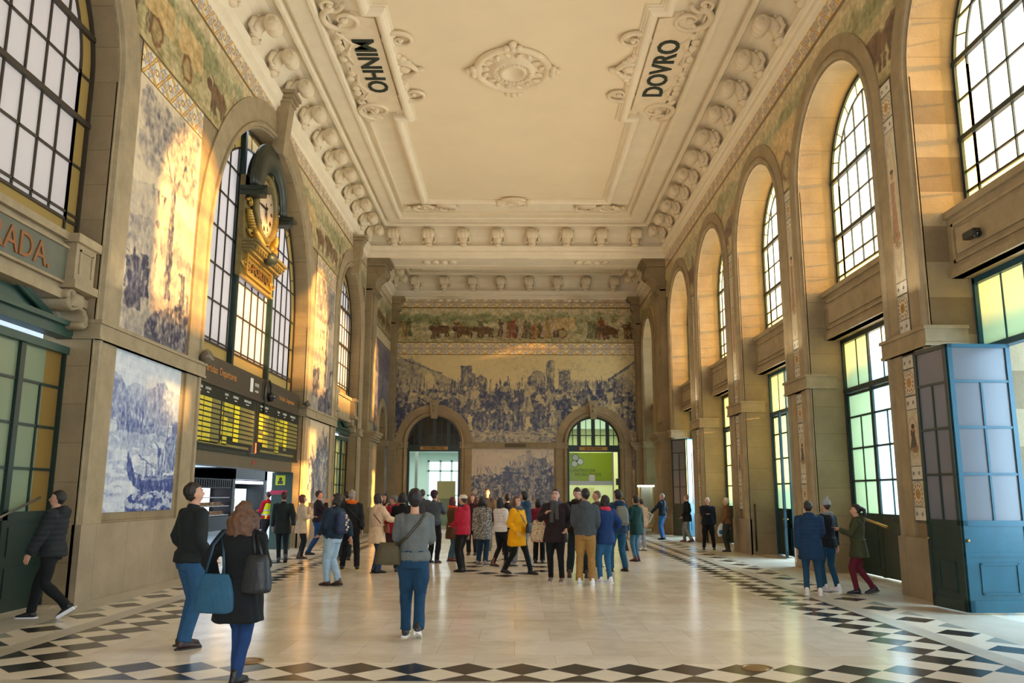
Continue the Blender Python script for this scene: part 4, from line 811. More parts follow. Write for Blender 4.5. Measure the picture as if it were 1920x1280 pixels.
def keystone(par, to3, uc, z0, z1, w0, w1, d0, name='keystone', d1=None, cap=False):
    bm = bmesh.new(); d1 = d1 or d0*1.5
    A = [to3(uc-w0, z0, -.05), to3(uc+w0, z0, -.05), to3(uc+w1, z1, -.05), to3(uc-w1, z1, -.05)]; B = [to3(uc-w0, z0, d0), to3(uc+w0, z0, d0), to3(uc+w1, z1, d1), to3(uc-w1, z1, d1)]
    a = [bm.verts.new(p) for p in A]; b = [bm.verts.new(p) for p in B]
    bm.faces.new(a); bm.faces.new(b)
    for i in range(4): bm.faces.new((a[i], a[(i+1) % 4], b[(i+1) % 4], b[i]))
    if cap:
        for k, (dz, ww, dd) in enumerate(((0, 1.15, 1.1), (.12, 1.3, 1.25), (.24, 1.45, 1.4))):
            p, q = to3(uc-w1*ww, z1+dz, 0), to3(uc+w1*ww, z1+dz+.1, d1*dd)
            box(bm, *sorted((p[0], q[0])), *sorted((p[1], q[1])), z1+dz, z1+dz+.1)
    fin(bm, name, stT, par)
keystone(wl, TL, 22.35, 11.2, 12.75, .2, .26, .26, 'keystone', .4, True)
for u in (10.9, 33.8): keystone(wl, TL, u, 10.8, 12.1, .16, .22, .3, 'keystone', .4, True)
for u in (-4.45, 4.27):
    keystone(wb, TB, u, 5.75, 6.75, .16, .26, .2)
    bm = bmesh.new()
    for z in (6.2, 6.45): ball(bm, (u, YB-.26, z), .085)
    fin(bm, 'keystone_knob', stT, wb, True)
# ---- belts (string course) and plinths, interrupted at the openings
def runs(a, b, holes, ex=0):
    out = []; x = a
    for u, r in sorted(holes):
        out.append((x, u-r+ex)); x = u+r-ex
    out.append((x, b)); return [q for q in out if q[1]-q[0] > .05]
def hband(par, name, to3, rs, z0, z1, d, m, dback=-.6, lip=True):
    bm = bmesh.new()
    for a, b in rs:
        for (q0, q1, dd) in ((z0, z1, d),)+(((z1-.06, z1, d+.03), (z0, z0+.05, d+.02)) if lip else ()):
            p, q = to3(a-(dd-d), q0, dback), to3(b+(dd-d), q1, dd)
            box(bm, *sorted((p[0], q[0])), *sorted((p[1], q[1])), q0, q1)
    return fin(bm, name, m, par)
RO = [(u, r) for u, r, z in RWIN]; LO = [(u, r) for u, r, z in LWIN]
hband(wr, 'string_course', TR, runs(YF, YB, RO, .03), 4.14, 4.48, .12, stT)
hband(wl, 'string_course', TL, runs(YF, YB, LO+[(42.7, 1.2)], .03), 4.16, 4.48, .12, stT)
hband(wb, 'string_course', TB, runs(-W, W, [(-4.45, 1.46), (4.27, 1.44)], .03), 4.14, 4.47, .14, stT)
hband(wr, 'plinth', TR, runs(YF, YB, RO, -.0), 0, 1.0, .1, stP, -.05, False)
hband(wl, 'plinth', TL, runs(YF, YB, LO+[(42.7, 1.2)], -.0), 0, 1.2, .1, stP, -.05, False)
hband(wb, 'plinth', TB, runs(-W, W, [(-4.45, 1.46), (4.27, 1.44)]), 0, .9, .05, stT, -.05, False)
# roll mouldings beside the panels under the belt
# ---- pilasters that carry the transverse beams, with scrolled bracket capitals
def bracket_cap(bm, s, y0, y1, zt, out=.95, h=1.5):
    X = lambda d: s*(W-d)
    def bx(d0, d1, a, b, z0, z1): box(bm, *sorted((X(d0), X(d1))), a, b, z0, z1)
    bx(-.05, out+.1, y0-.1, y1+.1, zt-.16, zt); bx(-.05, out, y0-.04, y1+.04, zt-.26, zt-.16); bx(-.05, out-.1, y0, y1, zt-.4, zt-.26)
    pts = [(out-.12, zt-.42), (out-.1, zt-.6), (out-.25, zt-.82), (.5, zt-1.0), (.42, zt-1.2), (.4, zt-h)]
    for i in range(len(pts)-1):
        (a0, z0), (a1, z1) = pts[i], pts[i+1]
        vs = [bm.verts.new(p) for p in ((X(-.05), y0, z1), (X(a1), y0, z1), (X(a0), y0, z0), (X(-.05), y0, z0), (X(-.05), y1, z1), (X(a1), y1, z1), (X(a0), y1, z0), (X(-.05), y1, z0))]
        for f in ((0, 1, 2, 3), (4, 5, 6, 7), (1, 5, 6, 2)): bm.faces.new([vs[k] for k in f])
    tube(bm, [(X(out-.3), y0-.05, zt-.62), (X(out-.3), y1+.05, zt-.62)], .2, 14)
    for k in range(4):
        z = zt-h-.06*k; bx(-.05, .5-.05*k, y0-.1+.02*k, y1+.1-.02*k, z-.07, z)
for s, par in ((1, wr), (-1, wl)):
    for y0, y1 in ((37.05, 38.6), (6.0, 7.6), (44.75, YB)):
        bm = bmesh.new(); X = lambda d: s*(W-d)
        def bx(d0, d1, a, b, z0, z1): box(bm, *sorted((X(d0), X(d1))), a, b, z0, z1)
        bx(-.05, .28, y0, y1, 0, 11.1); bx(-.05, .34, y0+.3, y1-.3, 4.9, 11.0)
        bx(-.05, .42, y0-.06, y1+.04, 0, 4.1); bx(-.05, .52, y0-.12, y1+.1, 0, 1.1)
        for k, (o, dz) in enumerate(((.5, .0), (.58, .1), (.66, .2), (.72, .3))): bx(-.05, o, y0-.1-.04*k, y1+.06+.04*k if y1 < YB else YB, 4.02+dz, 4.14+dz)
        bracket_cap(bm, s, y0+.1, min(y1-.1, YB), 12.5, .95 if y1 < YB else .6)
        fin(bm, 'pilaster', stL, par)
# ---- floor
marble = bpy.data.materials.new('marble_floor'); marble.use_nodes = True
def _floor():
    nt = marble.node_tree; N = nt.nodes; L = nt.links; b = N['Principled BSDF']; tc = N.new('ShaderNodeTexCoord')
    br = N.new('ShaderNodeTexBrick'); L.new(tc.outputs['Object'], br.inputs['Vector']); br.offset = .5
    br.inputs['Scale'].default_value = 1; br.inputs['Brick Width'].default_value = .85; br.inputs['Row Height'].default_value = .85; br.inputs['Mortar Size'].default_value = .003
    br.inputs['Color1'].default_value = (*rgb(240, 231, 214), 1); br.inputs['Color2'].default_value = (*rgb(226, 213, 190), 1); br.inputs['Mortar'].default_value = (*rgb(196, 184, 162), 1)
    n = N.new('ShaderNodeTexNoise'); n.inputs['Scale'].default_value = 1.6; n.inputs['Detail'].default_value = 9; n.inputs['Roughness'].default_value = .62; n.inputs['Distortion'].default_value = 1.2
    L.new(tc.outputs['Object'], n.inputs['Vector'])
    r = N.new('ShaderNodeValToRGB'); r.color_ramp.elements[0].position = .32; r.color_ramp.elements[0].color = (.88, .85, .8, 1); r.color_ramp.elements[1].position = .62; r.color_ramp.elements[1].color = (1.04, 1.02, .99, 1)
    L.new(n.outputs['Fac'], r.inputs['Fac'])
    mx = N.new('ShaderNodeMix'); mx.data_type = 'RGBA'; mx.blend_type = 'MULTIPLY'; mx.inputs[0].default_value = 1
    L.new(br.outputs['Color'], mx.inputs[6]); L.new(r.outputs['Color'], mx.inputs[7]); L.new(mx.outputs[2], b.inputs['Base Color'])
    n2 = N.new('ShaderNodeTexNoise'); n2.inputs['Scale'].default_value = 3; n2.inputs['Detail'].default_value = 6; L.new(tc.outputs['Object'], n2.inputs['Vector'])
    mr = N.new('ShaderNodeMapRange'); mr.inputs[1].default_value = .3; mr.inputs[2].default_value = .7; mr.inputs[3].default_value = .15; mr.inputs[4].default_value = .22
    L.new(n2.outputs['Fac'], mr.inputs[0]); L.new(mr.outputs[0], b.inputs['Roughness']); b.inputs['Specular IOR Level'].default_value = .6
    bp = N.new('ShaderNodeBump'); bp.inputs['Strength'].default_value = .02; bp.inputs['Distance'].default_value = .02; L.new(n.outputs['Fac'], bp.inputs['Height']); L.new(bp.outputs['Normal'], b.inputs['Normal'])
_floor()
blackm = mat('black_marble', rgb(52, 52, 50), .2, noise=.35, nscale=3, spec=.6); creamm = mat('cream_marble', rgb(236, 224, 200), .22, noise=.08, nscale=2, spec=.6); greym = mat('grey_border_stone', rgb(186, 178, 160), .35, noise=.15, nscale=1.5)
greygreen = mat('grey_marble', rgb(150, 152, 140), .25, noise=.15, nscale=3)
bm = bmesh.new(); box(bm, -W-1.3, W+2.3, YF-1, YB+1.0, -.3, 0); fl = tag(fin(bm, 'floor', marble), kind='structure')
cx0 = -.2; yc0 = 22.35; HX = 4.64; HY = yc0-8.62; q = .28
def quad(bm, x0, x1, y0, y1, z, mi): bm.faces.new([bm.verts.new(p) for p in ((x0, y0, z), (x1, y0, z), (x1, y1, z), (x0, y1, z))]).material_index = mi
def dia(bm, x, y, z, mi, r=q): bm.faces.new([bm.verts.new(p) for p in ((x-r, y, z), (x, y-r, z), (x+r, y, z), (x, y+r, z))]).material_index = mi
def tri(bm, a, b, c, z, mi): bm.faces.new([bm.verts.new((*p, z)) for p in (a, b, c)]).material_index = mi
bm = bmesh.new(); i0, i1, i2 = HX-q, HX+2*q, HX+2*q+.29   # band inner/outer, light strip outer
j0, j1, j2 = HY-q, HY+2*q, HY+2*q+.29
for (a0, b0, a1, b1, mi, z) in ((i0, j0, i1, j1, 1, .0012), (i1, j1, i2, j2, 2, .0012), (i2, j2, i2+.58, j2+.58, 1, .0012), (i2+.58, j2+.58, W+.6, j2+4, 2, .0012)):
    for s in (-1, 1):
        x_ = sorted((cx0+s*a0, cx0+s*a1)); 
        if a1 > W: x_ = sorted((cx0+s*a0, s*W))
        quad(bm, x_[0], x_[1], yc0-b1, yc0+b1, z, mi)
        y_ = sorted((yc0+s*b0, yc0+s*b1)); quad(bm, cx0-a0, cx0+a0, y_[0], y_[1], z, mi)
n = int(HX/(2*q)+.5)
ky = int(round(2*HY/(2*q))); sy = 2*HY/ky
for k in range(ky+1):
    y = yc0-HY+k*sy
    for s in (-1, 1):
        dia(bm, cx0+s*HX, y, .0024, 0, min(q, sy/2)); tri(bm, (cx0+s*i1, y-q), (cx0+s*(i1-q), y), (cx0+s*i1, y+q), .0024, 0)
kx = int(round(2*HX/(2*q))); sx_ = 2*HX/kx
for k in range(1, kx):
    x = cx0-HX+k*sx_
    for s in (-1, 1):
        dia(bm, x, yc0+s*HY, .0024, 0, min(q, sx_/2)); tri(bm, (x-q, yc0+s*j1), (x, yc0+s*(j1-q)), (x+q, yc0+s*j1), .0024, 0)
xs = i2+.29; ks = int(round(2*(j2+.29)/1.13)); st = 2*(j2+.29)/ks
for k in range(ks+1):
    for s in (-1, 1):
        dia(bm, cx0+s*xs, yc0-(j2+.29)+k*st, .0024, 0, .285)
        if k < ks: tri(bm, (cx0+s*(xs+.29), yc0-(j2+.29)+(k+.5)*st-.28), (cx0+s*(xs+.01), yc0-(j2+.29)+(k+.5)*st), (cx0+s*(xs+.29), yc0-(j2+.29)+(k+.5)*st+.28), .0024, 3)
for i in range(-4, 5):
    for j in range(-5, 6):
        rr = abs(i)/3.2+abs(j)/5.2
        if .55 < rr < 1.05 and (i+j) % 2 == 0: dia(bm, cx0+i*q*2*.72, 20.35+j*q*2, .0024, 0, q)
fin(bm, 'floor_inlay', [blackm, creamm, greym, greygreen], fl, recalc=False)
# ---- ceiling
bm = bmesh.new(); box(bm, -W-1.3, W+2.3, YF-1, YB+1.2, 13.9, ZT+.2); ce = tag(fin(bm, 'ceiling', plaster), kind='structure')
def cove_ring(y0, y1, deep=True):
    P = [(-W, y0), (W, y0), (W, y1), (-W, y1)]
    prof = [(0, 12.42), (.03, 12.5), (.05, 12.6), (.13, 12.64), (.13, 12.76), (.17, 12.8), (.2, 12.88), (.22, 12.92), (.22, 12.95), (.06, 12.96)]
    prof += [(.06+.8*(1-math.cos(t*pi/12)), 12.96+.8*math.sin(t*pi/12)) for t in range(1, 7)]
    prof += [(.86, 13.72), (.93, 13.64), (1.02, 13.64), (1.05, 13.7), (1.05, 13.86), (1.18, 13.86), (1.18, 13.74), (1.68, 13.74), (1.7, 13.68), (1.8, 13.68), (1.84, 13.74), (1.84, 13.9)]
    bm = bmesh.new(); sweep_path(bm, P, prof, lambda u, v, d: (u, v, d), closed=True); fin(bm, 'cornice', plaster, ce)
def prism_path(P, prof, name, m, closed=True):
    bm = bmesh.new(); sweep_path(bm, P, prof, lambda u, v, d: (u, v, d), closed=closed); return fin(bm, name, m, ce)
cove_ring(7.8, 36.9); cove_ring(38.75, YB); cove_ring(YF, 5.95)
bm = bmesh.new()
for y0, y1 in ((36.9, 38.75), (5.95, 7.8)):
    box(bm, -W, W, y0, y1, 12.5, 13.9)
    for s in (-1, 1):
        a = sorted((s*.6, s*6.0)); 
        for e in ((a[0], a[1], y0+.3, y0+.36), (a[0], a[1], y1-.36, y1-.3)): box(bm, e[0], e[1], e[2], e[3], 12.46, 12.5)
for k in range(4):
    for s, y in ((-1, 37.85), (1, 37.85), (-1, 45.1), (1, 45.1)):
        ball(bm, (s*(3.6+.0)+(k-1.5)*.42, y, 12.47 if y < 40 else 12.36), (.18, .3 if y < 40 else .12, .08), u=10, v=6)
        tube(bm, [(s*3.6+(k-1.5)*.42+.1*math.cos(t), y+.16*math.sin(t), 12.44 if y < 40 else 12.33) for t in np.linspace(0, 5, 10)], .04, 6)
fin(bm, 'transverse_beam', plaster, ce)
XF, XC, ya, yb_ = 4.0, 3.62, 11.4, 33.2
FP = [(-XF, ya), (XF, ya), (XF, 19.3), (XC, 19.3), (XC, 25.1), (XF, 25.1), (XF, yb_), (-XF, yb_), (-XF, 25.1), (-XC, 25.1), (-XC, 19.3), (-XF, 19.3)]
prism_path(FP, [(0, 13.9), (0, 13.74)]+[(.13-.13*math.cos(t*pi/6), 13.74-.1*math.sin(t*pi/6)) for t in range(1, 7)]+[(.3, 13.76), (.3, 13.8), (.36, 13.8), (.36, 13.84)], 'ceiling_frame', plaster)
bm = bmesh.new(); bm.faces.new([bm.verts.new((x, y, 13.84)) for x, y in [(-3.9, ya+.1), (3.9, ya+.1), (3.9, yb_-.1), (-3.9, yb_-.1)]]); fin(bm, 'ceiling_field', mat('ceiling_paint', rgb(226, 210, 178), .8, noise=.03, nscale=.6), ce)
prism_path([(-4.9, 8.9+1.9), (4.9, 10.8), (4.9, 34.6), (-4.9, 34.6)], [(0, 13.9), (0, 13.8), (.06, 13.78), (.06, 13.9)], 'ceiling_frame', plaster)
prism_path([(-5.0, 40.6), (5.0, 40.6), (5.0, 43.6), (-5.0, 43.6)], [(0, 13.9), (0, 13.76), (.2, 13.7), (.3, 13.78), (.3, 13.9)], 'ceiling_frame', plaster)
# scrolled corbels in the cove (one mesh, many copies)
def corbel_mesh():
    bm = bmesh.new()
    # local: x = out from the wall, y = along the wall, z = height above 13.06
    tube(bm, [(.13, 0, -.02), (.2, 0, .16), (.28, 0, .32), (.42, 0, .44), (.58, 0, .5)], [(.1, .1), (.13, .19), (.13, .2), (.12, .17), (.1, .12)], 12, up=Vector((0, 1, 0)))
    lathe(bm, [(.02, -.2), (.1, -.2), (.12, -.18), (.16, -.16), (.17, -.1), (.155, -.08), (.17, -.04), (.175, 0), (.17, .04), (.155, .08), (.17, .1), (.16, .16), (.12, .18), (.1, .2), (.02, .2)], 16, Matrix.Translation((.64, 0, .36)) @ Matrix.Rotation(pi/2, 4, 'X') @ Matrix.Scale(1.2, 4))
    for s in (-1, 1):
        tube(bm, [(.64+.15*(1-t/9)*math.cos(t*.9), s*.245, .36+.15*(1-t/9)*math.sin(t*.9)) for t in range(9)], .026, 5)
        tube(bm, [(.32, s*.1, .46), (.24, s*.24, .38), (.18, s*.28, .2), (.24, s*.24, .08), (.3, s*.17, .12)], [.05, .07, .06, .045, .03], 6)
        ball(bm, (.14, s*.14, .46), (.07, .07, .05), u=8, v=6); ball(bm, (.3, s*.13, .52), (.07, .05, .06), u=8, v=6)
    ball(bm, (.2, 0, .0), (.12, .16, .09), u=8, v=6); ball(bm, (.12, 0, .28), (.08, .08, .12), u=8, v=6)
    bm.transform(Matrix.Diagonal((1.04, 1.12, 1.16, 1))); me = bpy.data.meshes.new('corbel'); bm.to_mesh(me); bm.free(); me.materials.append(plasterD); return me
cm = corbel_mesh(); first = None
def put_corbel(x, y, rz):
    global first
    if first is None:
        first = bpy.data.objects.new('corbel', cm); o = first
    else: o = first.copy()
    COL.objects.link(o); o.parent = ce; o.location = (x, y, 12.97); o.rotation_euler = (0, 0, rz)
for k in range(13):
    y = 35.85-1.665*k
    put_corbel(-W+.05, y, 0); put_corbel(W-.05, y, pi)
for k in range(8):
    x = -5.6+1.585*k
    put_corbel(x, 36.85, -pi/2); put_corbel(x, YB-.05, -pi/2)
for k in range(4):
    for s in (-1, 1): put_corbel(s*(W-.05), 39.8+1.5*k, 0 if s < 0 else pi)
# ---- lettered cartouches, rosettes (each lifts off as one thing)
def cartouche(s, word, lab):
    e = empty('ceiling_cartouche', (s*4.1, 22.1, 13.84), label=lab, cat='ceiling ornament', group=None)
    P3 = lambda u, v, d: (-s*u, v, -d)      # u towards the middle of the ceiling
    bm = bmesh.new(); n = 24
    pts = [(.42, -2.6), (.42, 2.6), (-.2, 2.75), (-.55, 2.3), (-.62, 1.2), (-.7, 0), (-.62, -1.2), (-.55, -2.3), (-.2, -2.75)]
    poly_slab(bm, pts, [], P3, -.06, .08); fin(bm, 'plate', plasterD, e)
    bm = bmesh.new()
    for sg in (-1, 1):
        spiral(bm, P3, (-.38, sg*2.55), .55, 1.4, sg, .1, a0=sg*pi*.6, d=.09); spiral(bm, P3, (.95, sg*1.55), .42, 1.3, -sg, .08, a0=pi, d=.07); spiral(bm, P3, (-.62, sg*3.2), .3, 1.2, -sg, .07, a0=0, d=.07)
        for k in range(7):
            t = k/6; ball(bm, P3(-.72-.08*math.sin(k*2.2), sg*(.25+1.8*t), .05), (.13, .17, .07), u=8, v=6); 
        tube(bm, [P3(-.55-.18*math.sin(t*2.6), sg*(.3+t*.55), .06) for t in range(5)], .06, 6)
        for k in range(4): ball(bm, P3(.62+.12*k, sg*(.95-.2*k), .06), (.14, .14, .09), u=8, v=6)
        ball(bm, P3(.72, sg*1.1, .06), (.1, .3, .07), u=8, v=6); tube(bm, [P3(.5, sg*2.0, .05), P3(.7, sg*1.95, .1), P3(.62, sg*1.6, .05)], .06, 6)
    tube(bm, [P3(.62, -.4, .06), P3(1.0, -.35, .08), P3(1.25, 0, .1), P3(1.0, .35, .08), P3(.62, .4, .06)], [.08, .1, .07, .1, .08], 8)
    ball(bm, P3(1.3, 0, .08), (.16, .1, .08), u=8, v=6); ball(bm, P3(.85, 0, .06), (.2, .2, .1), u=10, v=6)
    fin(bm, 'scrollwork', plasterD, e, True)
    # letters: read with their tops towards the middle of the ceiling, raised on the plate
    ydir = (-s, 0, 0); xdir = (0, 1, 0) if s < 0 else (0, -1, 0)
    M = face_M((-s*-.1, -.15 if s < 0 else .0, -.095), xdir, ydir)
    o = text(word, .84, M, mat('dark_lettering', rgb(24, 40, 30), .6), e, 'lettering', .012, sx=1.08, bold=.014)
cartouche(-1, 'MINHO', 'scrolled plaster cartouche lettered MINHO on the ceiling'); cartouche(1, 'DOVRO', 'scrolled plaster cartouche lettered DOVRO on the ceiling')
def rosette(x, y, z, sx, sy, lab, full=True):
    e = empty('ceiling_rosette', (x, y, z), label=lab, cat='ceiling ornament')
    bm = bmesh.new(); lathe(bm, [(.98, .0), (1.0, -.06), (.95, -.12), (.88, -.13), (.82, -.1), (.78, -.04), (.6, -.05), (.56, -.09), (.5, -.16), (.44, -.17), (.4, -.12), (.36, -.1), (.33, -.17), (.28, -.18), (.24, -.1), (.12, -.03), (0, -.02)], 48, Matrix.Rotation(0, 4, 'X'), sx=sx, sy=sy)
    for k in range(24):
        a = k*2*pi/24; ball(bm, (.42*sx*math.cos(a), .42*sy*math.sin(a), -.15), (.035, .035, .05), u=6, v=5)
    fin(bm, 'moulded_ring', plasterD, e, True)
    for k in range(16 if full else 0):
        a = (k+.5)*2*pi/16; rr = .68+.04*(k % 2); bm = bmesh.new(); ball(bm, (rr*sx*math.cos(a), rr*sy*math.sin(a), -.08), (.13, .07, .06), u=8, v=6, M=Matrix.Rotation(a+.6*(-1)**k, 4, 'Z')); fin(bm, 'acanthus_leaf', plasterD, e, True)
    for k in range(4):
        a = k*pi/2+ (0 if full else 0)
        if not full and k in (1, 3): continue
        px, py = 1.0*sx*math.cos(a), 1.0*sy*math.sin(a); bm = bmesh.new()
        for t in (-1, 0, 1): ball(bm, (px-t*.17*math.sin(a), py+t*.17*math.cos(a), -.1), (.11, .11, .1), u=8, v=6)
        ball(bm, (px*1.12, py*1.12, -.07), (.12, .12, .08), u=8, v=6); fin(bm, 'leaf_cluster', plasterD, e, True)
rosette(-.1, 22.2, 13.84, 1.15, 1.3, 'large oval plaster rosette at the middle of the ceiling')
rosette(-.12, 33.1, 13.8, .62, .5, 'small oval plaster boss at the far end of the ceiling frame', False)
for s, w in ((-1, 'MINHO'), (1, 'DOVRO')):
    e = empty('corner_ornament', (s*3.7, 33.5, 13.84), label='plaster leaf scroll at the far ceiling corner on the %s side' % w, cat='ceiling ornament')
    bm = bmesh.new(); P3 = lambda u, v, d: (s*u, v, -d)
    spiral(bm, P3, (.2, .3), .45, 1.2, 1, .09, d=.08); spiral(bm, P3, (-.7, .35), .4, 1.2, -1, .08, a0=pi, d=.08)
    for k in range(14): ball(bm, P3(.9-k*.15, .4+.15*math.sin(k*1.7), .06), (.12, .14, .07), u=8, v=6)
    box(bm, *sorted((s*-1.1, s*-.3)), -.35, .1, -.16, 0, M=Matrix.Rotation(-s*.25, 4, 'Z')); fin(bm, 'scrollwork', plasterD, e, True)
# ---------------------------------------------------------------- tile pictures
pmY = paint_mat('glazed_tiles_side', .28, .14, 'yz'); pmX = paint_mat('glazed_tiles_back', .3, .14, 'xz')
def cut(holes, extra=.35):
    def f(u, z):
        m = np.zeros(u.shape, bool)
        for uc, r, zc in holes: m |= ((np.hypot(u-uc, z-zc) < r+extra) & (z >= zc)) | ((np.abs(u-uc) < r+extra) & (z < zc))
        return m
    return f
def M_(o, lab, cat='tile picture', group=None): return tag(o, lab, cat, group)
# back wall
pr = pic_procession(560, 210)
M_(mural('tile_mural', pr, -6.85, 6.8, 4.48, 9.3, TB, pmX, cut([(-4.45, 1.46, 4.45), (4.27, 1.44, 4.45)], .3)), 'wide blue tile mural of a crowd and riders before towers, above the two back doorways')
M_(mural('tile_mural', pic_siege(260, 200), -2.39, 2.11, .95, 4.14, TB, pmX), 'blue tile picture of a battle heap and ladder between the two back doorways')
M_(mural('tile_frieze', pic_folk(620, 90, 12), -6.85, 6.8, 10.0, 12.0, TB, pmX), 'many-coloured tile frieze of ox carts and country people on the back wall')
bd = pic_band(1040, 50, 49)
M_(mural('tile_border', bd[:, :], -6.85, 6.8, 12.0, 12.62, TB, pmX), 'yellow star tile border directly under the ceiling on the back wall', 'tile border')
M_(mural('tile_border', bd, -6.85, 6.8, 9.32, 10.0, TB, pmX), 'yellow star tile border between frieze and blue mural on the back wall', 'tile border')
for x0, x1, lab in ((-6.5+.0, -6.1-.0, 'thin blue tile strip left of the information doorway'), (5.95+.4, 6.6, 'thin blue tile strip beside the ticket office doorway')):
    M_(mural('tile_strip', pic_tree(24, 150, 31, False), x0, x1, .95, 4.14, TB, pmX), lab, 'tile strip')
# left wall
LH = LWIN+[(42.7, 1.2, 4.9)]
per = .62
def band_img(u0, u1, px=22): w = int((u1-u0)/per*px); return pic_band(w, px, px)
M_(mural('tile_border', band_img(7.9, 36.9, 26), 7.9, 36.9, 11.95, 12.55, TL, pmY, cut([(22.35, 4.5, 7.1)], .5)), 'yellow star tile border directly under the left cornice', 'tile border')
M_(mural('tile_frieze', pic_folk(1150, 82, 33), 7.9, 36.9, 9.92, 11.95, TL, pmY, cut(LWIN, .5)), 'many-coloured tile frieze of riders and country people around the clock arch')
for a, b, l in ((14.0, 16.98, 'between the entrance arch and the clock arch'), (27.7, 30.75, 'beyond the clock arch')):
    M_(mural('tile_border', band_img(a, b, 30), a, b, 9.3, 9.92, TL, pmY, cut(LWIN, .5)), 'yellow star tile border '+l, 'tile border')
M_(mural('tile_mural', pic_tree(150, 240, 6), 14.0, 16.98, 4.48, 9.3, TL, pmY, cut(LWIN, .5)), 'tall tile picture of a woman by a tree, above the boat picture')
M_(mural('tile_mural', pic_river(190, 190), 14.0, 16.85, 1.37, 4.16, TL, pmY), 'blue tile picture of boats on a river beside the departure board')
M_(mural('tile_mural', pic_tree(110, 200, 16), 27.7, 30.75, 4.48, 9.3, TL, pmY, cut(LWIN, .5)), 'tall tile picture with a big tree, beyond the departure board')
sg = pic_siege(110, 110); M_(mural('tile_mural', np.clip(sg*1.06, 0, 1), 27.7, 30.6, 1.37, 4.16, TL, pmY), 'square tile picture of a crowd, beyond the departure board')
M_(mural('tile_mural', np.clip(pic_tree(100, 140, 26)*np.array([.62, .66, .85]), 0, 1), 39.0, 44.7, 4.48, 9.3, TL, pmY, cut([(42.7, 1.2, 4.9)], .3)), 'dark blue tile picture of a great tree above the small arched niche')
M_(mural('tile_border', band_img(38.7, YB, 14), 38.7, 45.35, 9.32, 9.95, TL, pmY), 'yellow star tile border over the dark tree picture', 'tile border')
M_(mural('tile_frieze', pic_folk(170, 50, 44), 38.7, 45.35, 9.95, 11.95, TL, pmY), 'many-coloured tile frieze over the small arched niche')
M_(mural('tile_border', band_img(38.7, YB, 14), 38.7, 45.35, 11.95, 12.5, TL, pmY), 'yellow star tile border under the cornice over the small niche', 'tile border')
for a, b in ((39.1, 40.6), (44.0, 44.7)):
    M_(mural('tile_strip', np.clip(pic_tree(30, 90, int(a), False)*np.array([.85, .92, 1.05]), 0, 1), a, b, 1.2, 4.16, TL, pmY), 'pale blue tile strip %s the small arched niche' % ('before' if a < 42 else 'beyond'), 'tile strip')
# right wall
RH = RWIN
M_(mural('tile_border', band_img(7.9, 36.9, 24), 7.9, 36.9, 11.95, 12.55, TR, pmY), 'yellow star tile border directly under the right cornice', 'tile border')
M_(mural('tile_frieze', pic_folk(1100, 110, 55, .55), 7.9, 36.9, 9.3, 11.95, TR, pmY, cut(RH, .45)), 'many-coloured tile frieze of carts and oxen around the street window arches')
M_(mural('tile_border', band_img(38.7, YB, 14), 38.7, 45.35, 11.95, 12.5, TR, pmY), 'yellow star tile border under the cornice over the last street window', 'tile border')
M_(mural('tile_frieze', pic_folk(160, 60, 66), 38.7, 45.35, 9.3, 11.95, TR, pmY, cut(RH, .45)), 'many-coloured tile frieze around the last street window arch')
su, sl = pic_strip(30, 330), pic_strip(30, 200, False)
piers = [(14.38, 'nearest'), (20.0, 'second nearest'), (25.65, 'third nearest'), (31.32, 'fourth nearest'), (37.0-.35, 'farthest')]
for y, l in piers:
    if y > 36: y = 36.78-.25
    M_(mural('tile_strip', su, y-.215, y+.215, 4.5, 9.28, TR, pmY), 'upper medallion tile strip on the %s street-side pier' % l, 'tile strip')
    M_(mural('tile_strip', sl, y-.215, y+.215, 1.26, 4.12, TR, pmY), 'lower medallion tile strip on the %s street-side pier' % l, 'tile strip')
